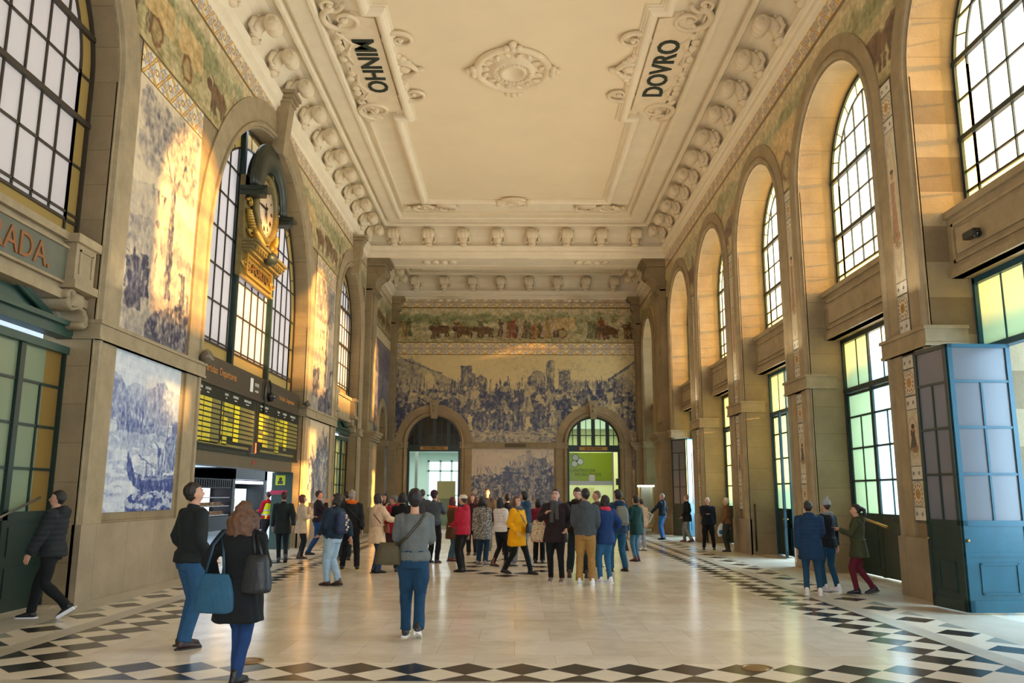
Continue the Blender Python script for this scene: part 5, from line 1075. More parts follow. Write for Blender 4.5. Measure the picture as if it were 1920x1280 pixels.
# ---------------------------------------------------------------- windows
gW = glass('glass_clear_white', (.93, .97, .96), .62); gY = glass('glass_yellow_border', s2l((.92, .88, .66)), .3); gG = glass('glass_green_border', s2l((.78, .80, .68)), .22)
gP = glass('glass_frosted_pink', s2l((.88, .83, .80)), .04, .6); gA = glass('glass_amber_border', s2l((.66, .54, .30)), .05, .5)
wn = 0
def circ(u, uc, r, zc): return zc+math.sqrt(max(0, r*r-(u-uc)**2))
def upper_window(to3, uc, r, zc, zb, bw, nx, rows, heavy, fm, gm, gb, name, bar=.022, fr=.07):
    """arched window above the spandrel: coloured border ring and a grid of panes"""
    e = empty(name, to3(uc, zb, 0)); tag(e, kind='structure'); loc = Vector(e.location)
    t3 = lambda u, z, d: tuple(Vector(to3(u, z, d))-loc)
    o_, i_ = arch_path(uc, zc, r, zb, 28), arch_path(uc, zc, r-bw, zb+bw*.9, 28)
    bm = bmesh.new(); A = [bm.verts.new(t3(u, z, 0)) for u, z in o_]; B = [bm.verts.new(t3(u, z, 0)) for u, z in i_]
    for k in range(len(A)-1): bm.faces.new((A[k], A[k+1], B[k+1], B[k]))
    bm.faces.new((A[0], B[0], B[-1], A[-1])); fin(bm, 'border_glass', gb, e)
    bm = bmesh.new(); bm.faces.new([bm.verts.new(t3(u, z, 0)) for u, z in i_]); fin(bm, 'glass', gm, e)
    bm = bmesh.new()
    def bx(u0, u1, z0, z1, d=.03):
        p, q = t3(u0, z0, -d), t3(u1, z1, d); box(bm, *sorted((p[0], q[0])), *sorted((p[1], q[1])), *sorted((p[2], q[2])))
    sweep_path(bm, [(u, z) for u, z in o_], [(-fr, -.05), (-fr, .05), (.04, .05), (.04, -.05)], t3); sweep_path(bm, i_, [(-bar, -.02), (-bar, .03), (bar, .03), (bar, -.02)], t3)
    bx(uc-r, uc+r, zb, zb+fr, .05); bx(uc-r, uc+r, zb+bw*.9-bar, zb+bw*.9+bar)
    for k in range(nx+1):
        u = uc-(r-bw)+2*(r-bw)*k/nx
        if 0 < k < nx: bx(u-bar*.7, u+bar*.7, zb+bw*.9 if k else zb, circ(u, uc, r-bw, zc))
    for s in (-1, 1): bx(uc+s*(r-bw)-bar, uc+s*(r-bw)+bar, zb, zc)
    for k, z in enumerate(rows):
        hw = math.sqrt(max(.01, r*r-max(0, z-zc)**2)); b = heavy if k in (HEAVY or []) else bar*.8
        bx(uc-hw, uc+hw, z-b, z+b, .03 if b < .03 else .07)
    n = 9
    for k in range(1, n):
        a = pi*k/n
        p, q = t3(uc-(r-bw)*math.cos(a), zc+(r-bw)*math.sin(a), 0), t3(uc-r*math.cos(a), zc+r*math.sin(a), 0); tube(bm, [p, q], bar*.7, 4)
    fin(bm, 'frame', fm, e); return e
XG = 7.72
GR = lambda u, z, d: (XG-d, u, z); GL = lambda u, z, d: (-7.36+d, u, z)
ironm = mat('window_iron', rgb(30, 52, 54), .5); ironb = mat('window_iron_brown', rgb(52, 44, 34), .5)
for k, (u, r, zc) in enumerate(RWIN):
    wn += 1; HEAVY = (1, 3); zb = 6.42
    upper_window(GR, u, r, zc, zb, .42, 6, [7.15, 7.75, 8.45, 9.15, 9.9], .045, ironm, gW, gY, 'window_%d' % wn)
    # spandrel block between upper and lower window, with a sunk panel
    bm = bmesh.new(); r_ = r-.001
    box(bm, 7.32, 8.9, u-r_, u+r_, 5.28, 6.32); box(bm, 7.26, 8.9, u-r_, u+r_, 6.3, 6.42); box(bm, 7.27, 7.5, u-r_, u+r_, 5.28, 5.4)
    for (a, b, c, d) in ((u-r_+.18, u+r_-.18, 5.5, 5.55), (u-r_+.18, u+r_-.18, 6.12, 6.17), (u-r_+.18, u-r_+.24, 5.5, 6.17), (u+r_-.24, u+r_-.18, 5.5, 6.17), (u-r_+.3, u+r_-.3, 5.62, 6.04)): box(bm, 7.285, 7.33, a, b, c, d)
    tag(fin(bm, 'trim_%d' % wn, stT), kind='structure')
def lower_unit(u, r, leafs, name, openw=None):
    """glazed doors under the spandrel: tall transom lights, three leaves with panes, solid green foot"""
    e = empty(name, (XG, u, 0)); tag(e, kind='structure')
    T = lambda y0, y1, z0, z1, d=.04: (-d, d, y0-u, y1-u, z0, z1)
    fr = bmesh.new(); box(fr, *T(u-r, u+r, 5.18, 5.28, .07)); box(fr, *T(u-r, u+r, 4.02, 4.12, .08))
    for y in (u-r+.03, u+r-.03): box(fr, *T(y-.035, y+.035, 0, 5.28, .07))
    c3 = [u-r+.06+(2*r-.12)*k/3 for k in range(4)]
    for y in c3[1:3]: box(fr, *T(y-.03, y+.03, 4.1, 5.2, .05))
    for k in range(3): m = (c3[k]+c3[k+1])/2; box(fr, *T(m-.014, m+.014, 4.1, 5.2, .02))
    fin(fr, 'frame', teal if openw else green, e)
    for k in range(3):
        gb = bmesh.new(); box(gb, *T(c3[k], c3[k+1], 4.12, 5.18, .004)); fin(gb, 'transom_glass', gG if k in (2,) else (gY if k == 0 else gW), e)
        if not leafs[k]: continue
        a, b = c3[k], c3[k+1]
        lf = bmesh.new()
        for y in (a+.03, b-.03): box(lf, *T(y-.035, y+.035, .02, 4.02, .04))
        for z in (3.98, 3.45, 2.74, 2.02, 1.3): box(lf, *T(a, b, z-(.02 if z < 3.9 else .04), z+.02, .03))
        m = (a+b)/2; box(lf, *T(m-.014, m+.014, 1.3, 3.45, .025)); box(lf, *T(a+.01, b-.01, .03, 1.28, .03))
        for z0, z1 in ((.2, .8), (.92, 1.18)): box(lf, *T(a+.16, b-.16, z0, z1, .045)); 
        lo = fin(lf, 'door_leaf', green, e)
        gb = bmesh.new(); box(gb, *T(a+.04, b-.04, 1.3, 3.98, .004)); fin(gb, 'leaf_glass', gG if k == 2 else gW, e)
    return e
dn = 0
for k, (u, r, zc) in enumerate(RWIN):
    dn += 1
    lower_unit(u, r, {1: (0, 0, 0), 3: (0, 0, 1), 5: (0, 0, 0)}.get(k, (1, 1, 1)), 'door_%d' % dn, k in (1, 3, 5))
def leaf(e, p, q, m, z1=4.0, gm=None):
    """one door leaf from p to q (plan), glass over a panelled foot"""
    p, q = Vector((*p, 0))-Vector(e.location), Vector((*q, 0))-Vector(e.location); L = (q-p).length; d = (q-p)/L
    M = Matrix.Translation(p) @ Matrix(((d.x, -d.y, 0, 0), (d.y, d.x, 0, 0), (0, 0, 1, 0), (0, 0, 0, 1)))
    bm = bmesh.new(); B = lambda a, b, z0, z1_, t: box(bm, a, b, -t, t, z0, z1_, M=M)
    B(0, .07, .03, z1, .03); B(L-.07, L, .03, z1, .03); B(0, L, z1-.06, z1, .03); B(.07, L-.07, .04, 1.3, .018); B(0, L, .03, .2, .03); B(0, L, 1.26, 1.34, .03); B(0, L, .82, .88, .028)
    for z in (3.42, 2.72, 2.02): B(0, L, z-.018, z+.018, .025)
    B(L/2-.016, L/2+.016, 1.3, 3.42, .022)
    for a, b, c, d_ in ((.2, L-.2, .28, .31), (.2, L-.2, .7, .73), (.2, .23, .28, .73), (L-.23, L-.2, .28, .73)): B(a, b, c, d_, .034)
    o = fin(bm, 'door_leaf', m, e)
    bm = bmesh.new(); box(bm, .07, L-.07, -.004, .004, 1.34, z1-.06, M=M); fin(bm, 'leaf_glass', gm or gP2, e)
    bm = bmesh.new(); ball(bm, M @ Vector((L-.04, .05, 1.05)), .025, u=8, v=6); ball(bm, M @ Vector((L-.04, -.05, 1.05)), .025, u=8, v=6); fin(bm, 'handle', mat('brass', rgb(170, 140, 80), .3, .9), e)
gP2 = glass('glass_leaf_frosted', s2l((.50, .50, .52)), .06, .6)
def folding(nm, pts, lab):
    e = empty(nm, (*pts[0], 0)); tag(e, kind='structure')
    for i in range(len(pts)-1): leaf(e, pts[i], pts[i+1], green if i == 1 else teal)  # second leaf takes the darker paint, its room-side shade put into colour
    return e
folding('door_8', [(7.6, 12.6), (6.62, 12.56), (6.52, 13.38)], '')
folding('door_9', [(7.62, 23.95), (7.38, 23.1)], '')
folding('door_10', [(7.66, 35.3), (7.1, 34.6), (6.62, 35.35)], '')
# left windows
for k, (u, r, zc, zb, bw, nx, rows, hv) in enumerate(((10.9, 2.35, 8.7, 5.72, .4, 8, [6.2, 7.05, 7.85, 8.65, 9.4, 10.1], (2, 4)), (22.35, 4.5, 7.1, 4.82, .5, 14, [5.35, 6.3, 7.2, 8.15, 9.1, 10.0], ()), (33.8, 2.35, 8.7, 5.72, .4, 8, [6.2, 7.05, 7.85, 8.65, 9.4, 10.1], (2, 4)))):
    wn += 1; HEAVY = hv
    e = upper_window(GL, u, r, zc, zb, bw, nx, rows, .045, ironb, gP, gA, 'window_%d' % wn, .024)
    if k == 1:
        for s in (-1, 1):
            bm = bmesh.new(); y = s*1.53; box(bm, -.14, .14, y-.07, y+.07, 0, circ(1.53, 0, 4.5, 7.1)-4.82); fin(bm, 'mullion', green, e)
    else:
        bm = bmesh.new(); box(bm, -7.7, -7.1, u-r, u+r, 4.72, 5.66); box(bm, -7.7, -7.02, u-r, u+r, 5.6, 5.72); box(bm, -7.7, -7.04, u-r, u+r, 4.66, 4.8)
        for s in (-1, 1):
            yy = u+s*(r-.42); box(bm, -7.5, -6.92, yy-.3, yy+.3, 4.95, 5.6); box(bm, -7.5, -6.86, yy-.36, yy+.36, 5.58, 5.72); box(bm, -7.5, -6.86, yy-.36, yy+.36, 4.84, 4.97)
            for a, b, c, d in ((-.2, .2, 5.46, 5.49), (-.2, -.17, 5.1, 5.49), (.17, .2, 5.1, 5.49)): box(bm, -6.93, -6.9, yy+a, yy+b, c, d)
            S_ = [(-.26+.1*math.cos(a), 4.66+.1*math.sin(a)) for a in np.linspace(-2.4, 3.6, 12)][::-1]+[(-.36, 4.6), (-.3, 4.5), (-.15, 4.47), (.0, 4.53), (.14, 4.52), (.24, 4.42), (.26, 4.3), (.2, 4.24), (.14, 4.28), (.17, 4.33)]
            tube(bm, [(-7.16, yy+s*p[0]*1.0, p[1]+.06) for p in S_], [(.035, .24)]*len(S_), 8, up=Vector((1, 0, 0)))
            box(bm, -7.4, -7.0, *sorted((yy-s*.3, yy+s*.2)), 4.6, 4.82)
        tag(fin(bm, 'trim_%d' % (wn+5), stT), kind='structure')
brassl = mat('bronze_letters', rgb(140, 92, 54), .4, .3)
e = empty('entrance_name_board', (-7.08, 10.9, 5.2), label='stone name board with bronze ENTRADA letters over the left entrance', cat='sign')
bm = bmesh.new(); box(bm, -.04, .02, -1.62, 1.62, -.28, .28); fin(bm, 'panel', mat('board_stone', rgb(96, 98, 82), .6, noise=.1), e)
bm = bmesh.new()
for z in (-.3, .27): box(bm, -.04, .05, -1.66, 1.66, z, z+.04)
fin(bm, 'frame', stT, e)
text('ENTRADA.', .52, face_M((.03, -.05, -.02), (0, 1, 0), (0, 0, 1)), brassl, e, 'lettering', .012, sx=.98, bold=.0)
# dark green vestibules under the left arches
def vestibule(yc, r, name, lab):
    e = empty(name, (-7.36, yc, 0), label=lab, cat='entrance')
    bm = bmesh.new()
    box(bm, -.1, .1, -r, r, 3.9, 4.02); box(bm, -.12, .14, -r, r, 4.16, 4.32); box(bm, -.1, .22, -r-.0, r, 4.32, 4.4)
    for s in (-1, 1):
        tube(bm, [(.08, s*(r-.75), 4.4), (.08, s*.05, 4.98)], [(.14, .06)]*2, 4); tube(bm, [(.13, s*(r-.7), 4.36), (.13, s*.05, 4.92)], [(.04, .04)]*2, 4)
    vs = [bm.verts.new(p) for p in ((.0, -r+.8, 4.4), (.0, r-.8, 4.4), (.0, 0, 4.9), (.06, -r+.8, 4.4), (.06, r-.8, 4.4), (.06, 0, 4.9))]
    bm.faces.new(vs[:3]); bm.faces.new(vs[3:])
    fin(bm, 'pediment', mat('green_grey_paint', rgb(44, 72, 62), .4, noise=.1), e)
    fr = bmesh.new(); N = 4; w = 2*r/N
    for k in range(N+1): box(fr, -.05, .06, -r+k*w-.06, -r+k*w+.06, 0, 3.9)
    for k in range(N):
        a = -r+k*w
        box(fr, -.03, .03, a, a+w, 0, 1.35); box(fr, -.035, .045, a+.14, a+w-.14, .2, .62); box(fr, -.035, .045, a+.14, a+w-.14, .78, 1.2)
        for z in (2.05, 2.7, 3.35): box(fr, -.02, .03, a, a+w, z-.02, z+.02)
        if k: box(fr, -.02, .03, a+w/2-.018, a+w/2+.018, 1.35, 3.35)
        box(fr, -.04, .06, a, a+w, 1.3, 1.42)
    fin(fr, 'door_leaf', mat('dark_green', rgb(14, 38, 32), .35), e)
    g = bmesh.new(); box(g, -.006, .006, -r, r-.5, 1.4, 3.9); fin(g, 'glass', glass('glass_vestibule', s2l((.66, .70, .58)), .06, .4), e)
    g = bmesh.new(); box(g, -.006, .006, r-.5, r, 1.4, 3.9); fin(g, 'side_glass', gA, e)
    h = bmesh.new(); tube(h, [(.1, -.2, 1.02), (.12, 1.9, 1.62)], .02, 8); fin(h, 'push_bar', mat('steel', rgb(170, 170, 165), .3, .9), e)
vestibule(10.9, 2.35, 'glazed_vestibule', 'dark green glazed vestibule with pediment under the ENTRADA board')
vestibule(33.8, 2.35, 'glazed_vestibule', 'dark green glazed vestibule beyond the departure board')
# ---------------------------------------------------------------- clock
gold = mat('old_gilding', rgb(112, 98, 54), .45, .2, noise=.25, nscale=6); goldb = mat('bright_gilding', rgb(180, 146, 70), .38, .5); darkg = mat('clock_green', rgb(38, 46, 36), .45, noise=.2)
ck = empty('station_clock', (-7.12, 22.0, 9.05), label='great round station clock in a gilded case hanging in the clock arch', cat='clock')
bm = bmesh.new(); box(bm, -.12, .02, -1.42, 1.42, -2.95, .9); fin(bm, 'back_board', gold, ck)
bm = bmesh.new()
for rr, d, t in ((1.62, .30, .1), (1.5, .36, .09), (1.38, .40, .08), (1.27, .36, .07)):
    tube(bm, [(d*.8, rr*math.cos(a), .75+rr*math.sin(a)) for a in np.linspace(0, pi, 28)], [(t*.9, d*.9)]*28, 6, up=Vector((0, 0, 1)))
for s in (-1, 1):
    box(bm, -.1, .62, s*1.45-.26, s*1.45+.26, .62, .74); box(bm, -.1, .5, s*1.45-.2, s*1.45+.2, .48, .62)
A = [(.02, 1.62*math.cos(a), .75+1.62*math.sin(a)) for a in np.linspace(0, pi, 28)]; bm.faces.new([bm.verts.new(p) for p in A])
fin(bm, 'hood', darkg, ck)
RXm = Matrix.Translation((.05, 0, .45)) @ Matrix.Rotation(pi/2, 4, 'Y')
bm = bmesh.new(); lathe(bm, [(1.02, 0), (1.24, 0), (1.26, .1), (1.18, .2), (1.08, .16), (1.02, .08), (1.02, 0)], 48, RXm, cap=False); fin(bm, 'bezel', gold, ck)
bm = bmesh.new(); lathe(bm, [(1.03, 0), (1.03, .07), (0, .07)], 48, RXm); dial = fin(bm, 'dial', mat('enamel', rgb(226, 200, 168), .35), ck)
blk = mat('clock_black', rgb(40, 30, 24), .5); bm = bmesh.new()
for k in range(60):
    a = k*pi/30; r0 = .93 if k % 5 else .9; M = Matrix.Translation((.125, 0, .45)) @ Matrix.Rotation(a, 4, 'X'); box(bm, 0, .006, -.008, .008, r0, .97, M=M)
fin(bm, 'minute_track', blk, dial)
for k, s in enumerate(['XII', 'I', 'II', 'III', 'IIII', 'V', 'VI', 'VII', 'VIII', 'IX', 'X', 'XI']):
    a = k*pi/6; y, z = .74*math.sin(a), .45+.74*math.cos(a)
    text(s, .24, face_M((.128, y, z), (0, math.cos(a), -math.sin(a)), (0, math.sin(a), math.cos(a))), blk, dial, 'numeral', .004, sx=.75, bold=.004)
bm = bmesh.new()
def hand(a, L, w, x):
    M = Matrix.Translation((x, 0, .45)) @ Matrix.Rotation(-a, 4, 'X'); vs = [bm.verts.new(M @ Vector(p)) for p in ((0, -w*.3, -.2), (0, w*.3, -.2), (0, w, L*.35), (0, 0, L), (0, -w, L*.35))]
    bm.faces.new(vs)
    vs2 = [bm.verts.new(v.co+Vector((.012, 0, 0))) for v in vs]; bm.faces.new(vs2)
    for i in range(5): bm.faces.new((vs[i], vs[(i+1) % 5], vs2[(i+1) % 5], vs2[i]))
hand(R(-92), .85, .05, .14); hand(R(166), .55, .06, .155); ball(bm, (.16, 0, .45), .05, u=8, v=6); fin(bm, 'clock_hands', blk, ck)
bm = bmesh.new()
for s in (-1, 1):
    P3 = lambda u, v, d: (d, s*u, v)
    for k in range(13):
        t = k/12; ball(bm, P3(1.22-.15*t-.75*t*t, -.3-1.05*t, .1), (.09+.05*math.sin(t*3), .1, .1), u=8, v=6)
    spiral(bm, P3, (1.15, .1), .18, 1.3, 1, .05, d=.08); spiral(bm, P3, (.95, -1.0), .2, 1.3, -1, .05, d=.08)
    tube(bm, [P3(.2, -1.5, .15), P3(.5, -1.35, .22), P3(.8, -1.1, .2), P3(.95, -.8, .15)], [.12, .14, .12, .06], 8)
fin(bm, 'garland', goldb, ck, True)
bm = bmesh.new()
for z, d in ((-1.62, .42), (-1.74, .36), (-1.86, .3), (-1.98, .22)): box(bm, -.1, d, -1.3-d*.3, 1.3+d*.3, z, z+.11)
for k in range(12): box(bm, .3, .34, -1.2+k*.21, -1.1+k*.21, -1.85, -1.66)
fin(bm, 'ledge', gold, ck)
bm = bmesh.new(); ball(bm, (.35, 0, -1.75), (.2, .28, .3), u=12, v=8)
for k in range(5): ball(bm, (.3, (k-2)*.12, -1.45+.05*math.cos(k)), (.1, .08, .12), u=8, v=6)
fin(bm, 'shield', darkg, ck, True)
bm = bmesh.new(); sweep_path(bm, [(-1.05, -2.05), (1.05, -2.05), (1.05, -2.75), (-1.05, -2.75)], [(0, 0), (0, .1), (.08, .1), (.08, 0)], lambda u, v, d: (d, u, v), closed=True)
for s in (-1, 1): spiral(bm, lambda u, v, d: (d, s*u, v), (1.2, -2.4), .22, 1.2, -1, .04, d=.06)
box(bm, 0, .05, -1.42, 1.42, -2.98, -2.9); fin(bm, 'name_frame', goldb, ck)
text('S.-PORTO-', .5, face_M((.06, 0, -2.42), (0, 1, 0), (0, 0, 1)), mat('dark_bronze', rgb(92, 66, 26), .5), ck, 'lettering', .015, sx=.88, bold=.01)
def remap(o):
    n = o.name.split('.')[0]
    if o.type == 'MESH':
        for v in o.data.vertices:
            y, z = v.co.y, v.co.z
            if n in ('bezel', 'dial', 'minute_track', 'numeral', 'clock_hands'): v.co.y, v.co.z = y*.77, .45+(z-.45)*.77
            elif n == 'hood': v.co.y, v.co.z = y*.88, .45+(z-.6)*.88
            elif n == 'back_board': v.co.z = .45+(z-.45)*(.66 if z < .45 else 1)
            else: v.co.z = .45+(z-.45)*.66
    for c_ in o.children: remap(c_)
remap(ck)
# ---------------------------------------------------------------- departure board
db = empty('departure_board', (-7.0, 22.2, 2.7), label='long black departure board with rows of yellow flaps under the clock window', cat='departure board')
blackp = mat('black_panel', rgb(26, 30, 24), .35); brownp = mat('bronze_brown_panel', rgb(70, 58, 40), .5, .2, noise=.1)
bm = bmesh.new(); box(bm, -.45, .0, -4.45, 4.45, 1.5, 2.12); box(bm, -.45, .06, -4.5, 4.5, 1.44, 1.52); fin(bm, 'header', brownp, db)
bm = bmesh.new(); box(bm, -.45, .02, -4.4, 4.42, -.02, 1.46); box(bm, .0, .05, -4.45, 4.45, -.05, .02); fin(bm, 'casing', blackp, db)
bm = bmesh.new(); box(bm, -.5, .0, -4.45, 3.95, -.36, -.05); fin(bm, 'lower_beam', mat('beam_brown', rgb(94, 80, 54), .5, noise=.1), db)
flap = {k: mat('flap_'+k, c, .45) for k, c in dict(yellow=rgb(206, 190, 44), bright=rgb(250, 226, 30), tan=rgb(128, 116, 58)).items()}
wh = mat('white_print', rgb(230, 230, 222), .5)
fr = random.Random(2)
for sc, (y0, y1) in enumerate(((-4.3, -.12), (.16, 4.3))):
    L = y1-y0; sb = bmesh.new(); box(sb, .02, .035, y0, y1, .05, 1.42); scr = fin(sb, 'screen', mat('screen_black', rgb(18, 24, 18), .3), db)
    cols = [(.02, .11, 'yellow'), (.12, .235, 'yellow'), (.24, .37, 'tan'), (.40, .415, 'yellow'), (.43, .50, 'yellow'), (.505, .59, 'yellow'), (.61, .70, 'bright'), (.71, .98, 'tan')]
    for rrow in range(9):
        z = 1.14-rrow*.116; rb = bmesh.new()
        for a, b, c in cols:
            if rrow > 6 and fr.random() < .25: continue
            if rrow == 8 and a > .5 : continue
            c2 = c if fr.random() > .15 else 'tan'; box(rb, .036, .044, y0+L*a, y0+L*b, z-.082, z, list(flap).index(c2))
        fin(rb, 'flap_row', list(flap.values()), scr)
    rb = bmesh.new(); box(rb, .036, .044, y0+.3, y1-.4, .1, .16); fin(rb, 'note_row', flap['tan'], scr)
    for f, s in ((.06, 'HORA'), (.17, 'DESTINO'), (.46, 'LINHA'), (.62, 'COMBOIO'), (.84, 'OBSERVAÇÕES')):
        text(s, .085, face_M((.04, y0+L*f, 1.33), (0, 1, 0), (0, 0, 1)), wh, scr, 'heading', .002); text(s.lower(), .05, face_M((.04, y0+L*f, 1.25), (0, 1, 0), (0, 0, 1)), wh, scr, 'heading', .002)
bm = bmesh.new(); box(bm, .03, .06, -.02, .06, .02, 1.4); fin(bm, 'divider', mat('chrome', rgb(200, 190, 170), .15, 1), db)
bm = bmesh.new(); box(bm, .06, .07, -.02, .06, .05, .32); fin(bm, 'red_lamp', emit('red_lamp', (1, .12, .03), 3), db)
text('Partidas  Departures', .26, face_M((.01, -2.75, 1.82), (0, 1, 0), (0, 0, 1)), mat('orange_print', rgb(190, 130, 70), .5), db, 'header_text', .004)
text('Partidas  Departures', .2, face_M((.01, 3.0, 1.78), (0, 1, 0), (0, 0, 1)), mat('orange_print', rgb(190, 130, 70), .5), db, 'header_text', .004)
bm = bmesh.new(); box(bm, .0, .012, -.55, -.33, 1.64, 2.0); fin(bm, 'emblem', wh, db); text('REFER', .13, face_M((.01, .0, 1.86), (0, 1, 0), (0, 0, 1)), wh, db, 'header_text', .003); text('estação', .1, face_M((.01, .0, 1.7), (0, 1, 0), (0, 0, 1)), wh, db, 'header_text', .003)
for y in (-4.1, .1):
    text('19' if y < 0 else 'D1', .16, face_M((.012, y, -.2), (0, 1, 0), (0, 0, 1)), mat('red_print', rgb(226, 70, 70), .5), db, 'red_sign', .004)
def cctv_dome():
    e = empty('dome_camera', (-6.95, 22.75, 3.95), label='black dome camera on a curved pipe above the departure board', cat='security camera')
    bm = bmesh.new(); tube(bm, [(0, 0, -.1), (.02, 0, .6)]+[(.02, .28-.28*math.cos(a), .6+.26*math.sin(a)) for a in np.linspace(.2, pi, 9)]+[(.02, .56, .5)], .035, 8); fin(bm, 'pipe', blackp, e, True)
    bm = bmesh.new(); lathe(bm, [(.05, .12), (.13, .08), (.14, 0), (.11, -.05), (.08, -.11), (0, -.13)], 16, Matrix.Translation((.02, .56, .42))); fin(bm, 'dome', mat('smoked_dome', rgb(40, 36, 40), .1), e, True)
cctv_dome()
def floodlight(p, lab, s=1.):
    e = empty('floodlight', p, label=lab, cat='floodlight')
    bm = bmesh.new(); tube(bm, [(-.1, 0, -.05), (.08, 0, 0)], .03, 6); fin(bm, 'bracket', stT, e)
    bm = bmesh.new(); lathe(bm, [(.0, -.14), (.1, -.13), (.14, -.02), (.15, .1), (.13, .12), (0, .1)], 16, Matrix.Translation((.14, 0, .05)) @ Matrix.Rotation(R(60), 4, 'Y') @ Matrix.Scale(s, 4)); fin(bm, 'housing', mat('lamp_grey', rgb(120, 110, 96), .4, .3), e, True)
floodlight((-6.88, 17.75, 4.56), 'round grey floodlight at the near end of the departure board'); floodlight((-6.88, 26.7, 4.5), 'small grey floodlight at the far end of the departure board', .7)
e = empty('security_camera', (7.28, 12.6, 5.75), label='small black security camera on the stone panel over the open street door', cat='security camera')
bm = bmesh.new(); bevbox(bm, -.16, -.02, -.2, .12, -.05, .07, .02); fin(bm, 'camera_body', blackp, e); bm = bmesh.new(); ball(bm, (-.08, -.18, -.02), .07, u=10, v=8); fin(bm, 'lens_dome', mat('lens', rgb(20, 22, 26), .08), e, True)
# door check bars and wall rods on the street side
tag(fin((lambda b: (tube(b, [(7.15, 17.9, 1.3), (7.3, 16.6, 1.08)], .03, 8), b)[1])(bmesh.new()), 'door_bar', mat('brass', rgb(170, 140, 80), .3, .9)), 'brass bar slanting across the closed green street door', 'bar')
tag(fin((lambda b: (tube(b, [(6.98, 24.6, .1), (6.98, 24.6, 1.45)], .03, 8), b)[1])(bmesh.new()), 'wall_rod', blackp), 'upright dark rod in the jamb beside the ajar street door', 'rod')
# ---------------------------------------------------------------- behind the back doorways
wallw = mat('white_wall', rgb(206, 222, 214), .7); mist = mat('pale_green_wall', rgb(180, 204, 190), .7)
bm = bmesh.new(); box(bm, -8.4, -.4, 56, 56.2, 0, 4.4); box(bm, -8.4, -8.2, YB+1, 56, 0, 4.4); box(bm, -.6, -.4, YB+1, 56, 0, 4.4); tag(fin(bm, 'wall_information_room', wallw), kind='structure')
bm = bmesh.new(); box(bm, -8.4, -.4, YB+1, 56.2, 4.4, 4.5); tag(fin(bm, 'ceiling_information_room', mat('office_ceiling', rgb(190, 206, 206), .8)), kind='structure')
bm = bmesh.new(); box(bm, -8.4, 8, YB+1.0, 56.2, -.3, 0); tag(fin(bm, 'floor_back_rooms', mat('office_floor', rgb(170, 176, 160), .3)), kind='structure')
e = empty('window_20', (-4.55, 55.95, 0)); tag(e, kind='structure')
bm = bmesh.new(); box(bm, -1.2, 1.35, -.02, .02, .9, 3.8); fin(bm, 'glass', emit('daylight_pane', (.78, .88, 1.0), 1.3), e)
bm = bmesh.new()
for x in (-1.25, -.45, .3, 1.1): box(bm, x-.06, x+.06, -.06, .0, .8, 3.9)
for z in (.85, 1.6, 3.2, 3.85): box(bm, -1.3, 1.4, -.06, 0, z-.05, z+.05)
fin(bm, 'frame', wallw, e)
bm = bmesh.new(); box(bm, -6.0, -5.85, 50, 50.2, 0, 4.4); tag(fin(bm, 'trim_30', mat('grey_post', rgb(120, 124, 116), .6)), kind='structure')
e = empty('map_board', (-3.85, 46.7, 0), label='pale green standing map board inside the information doorway', cat='map board')
bm = bmesh.new(); box(bm, -.5, .52, 0, .05, 1.42, 2.4); fin(bm, 'map', mat('map_green', rgb(206, 222, 176), .5, col2=rgb(216, 228, 178), noise=.05, nscale=2.2), e)
bm = bmesh.new(); box(bm, -.5, .52, -.01, .06, .5, 1.42); box(bm, -.53, .55, -.02, .07, 1.39, 1.44); box(bm, -.46, -.38, 0, .05, 0, .5); box(bm, .4, .48, 0, .05, 0, .5); fin(bm, 'stand', mat('pale_grey_green', rgb(150, 176, 160), .5), e)
e = empty('information_counter', (-3.6, 46.9, 0), label='grey green counter behind the map board', cat='counter')
bm = bmesh.new(); box(bm, -1.2, 1.2, 0.3, .9, 0, .95); fin(bm, 'body', mist, e); bm = bmesh.new(); box(bm, -1.25, 1.25, .25, .95, .95, 1.0); fin(bm, 'top', wallw, e)
for (x, y, w_, l) in ((-4.1, 49, .9, 'long ceiling lamp just inside the information doorway'), (-3.6, 52, .5, 'short ceiling lamp deeper in the information room')):
    e = empty('ceiling_lamp', (x, y, 4.32), label=l, cat='ceiling lamp'); bm = bmesh.new(); box(bm, -w_/2, w_/2, -.15, .15, 0, .08); fin(bm, 'housing', wallw, e); bm = bmesh.new(); box(bm, -w_/2+.03, w_/2-.03, -.12, .12, -.02, 0); fin(bm, 'diffuser', emit('lamp_white', (1, 1, .95), 9), e)
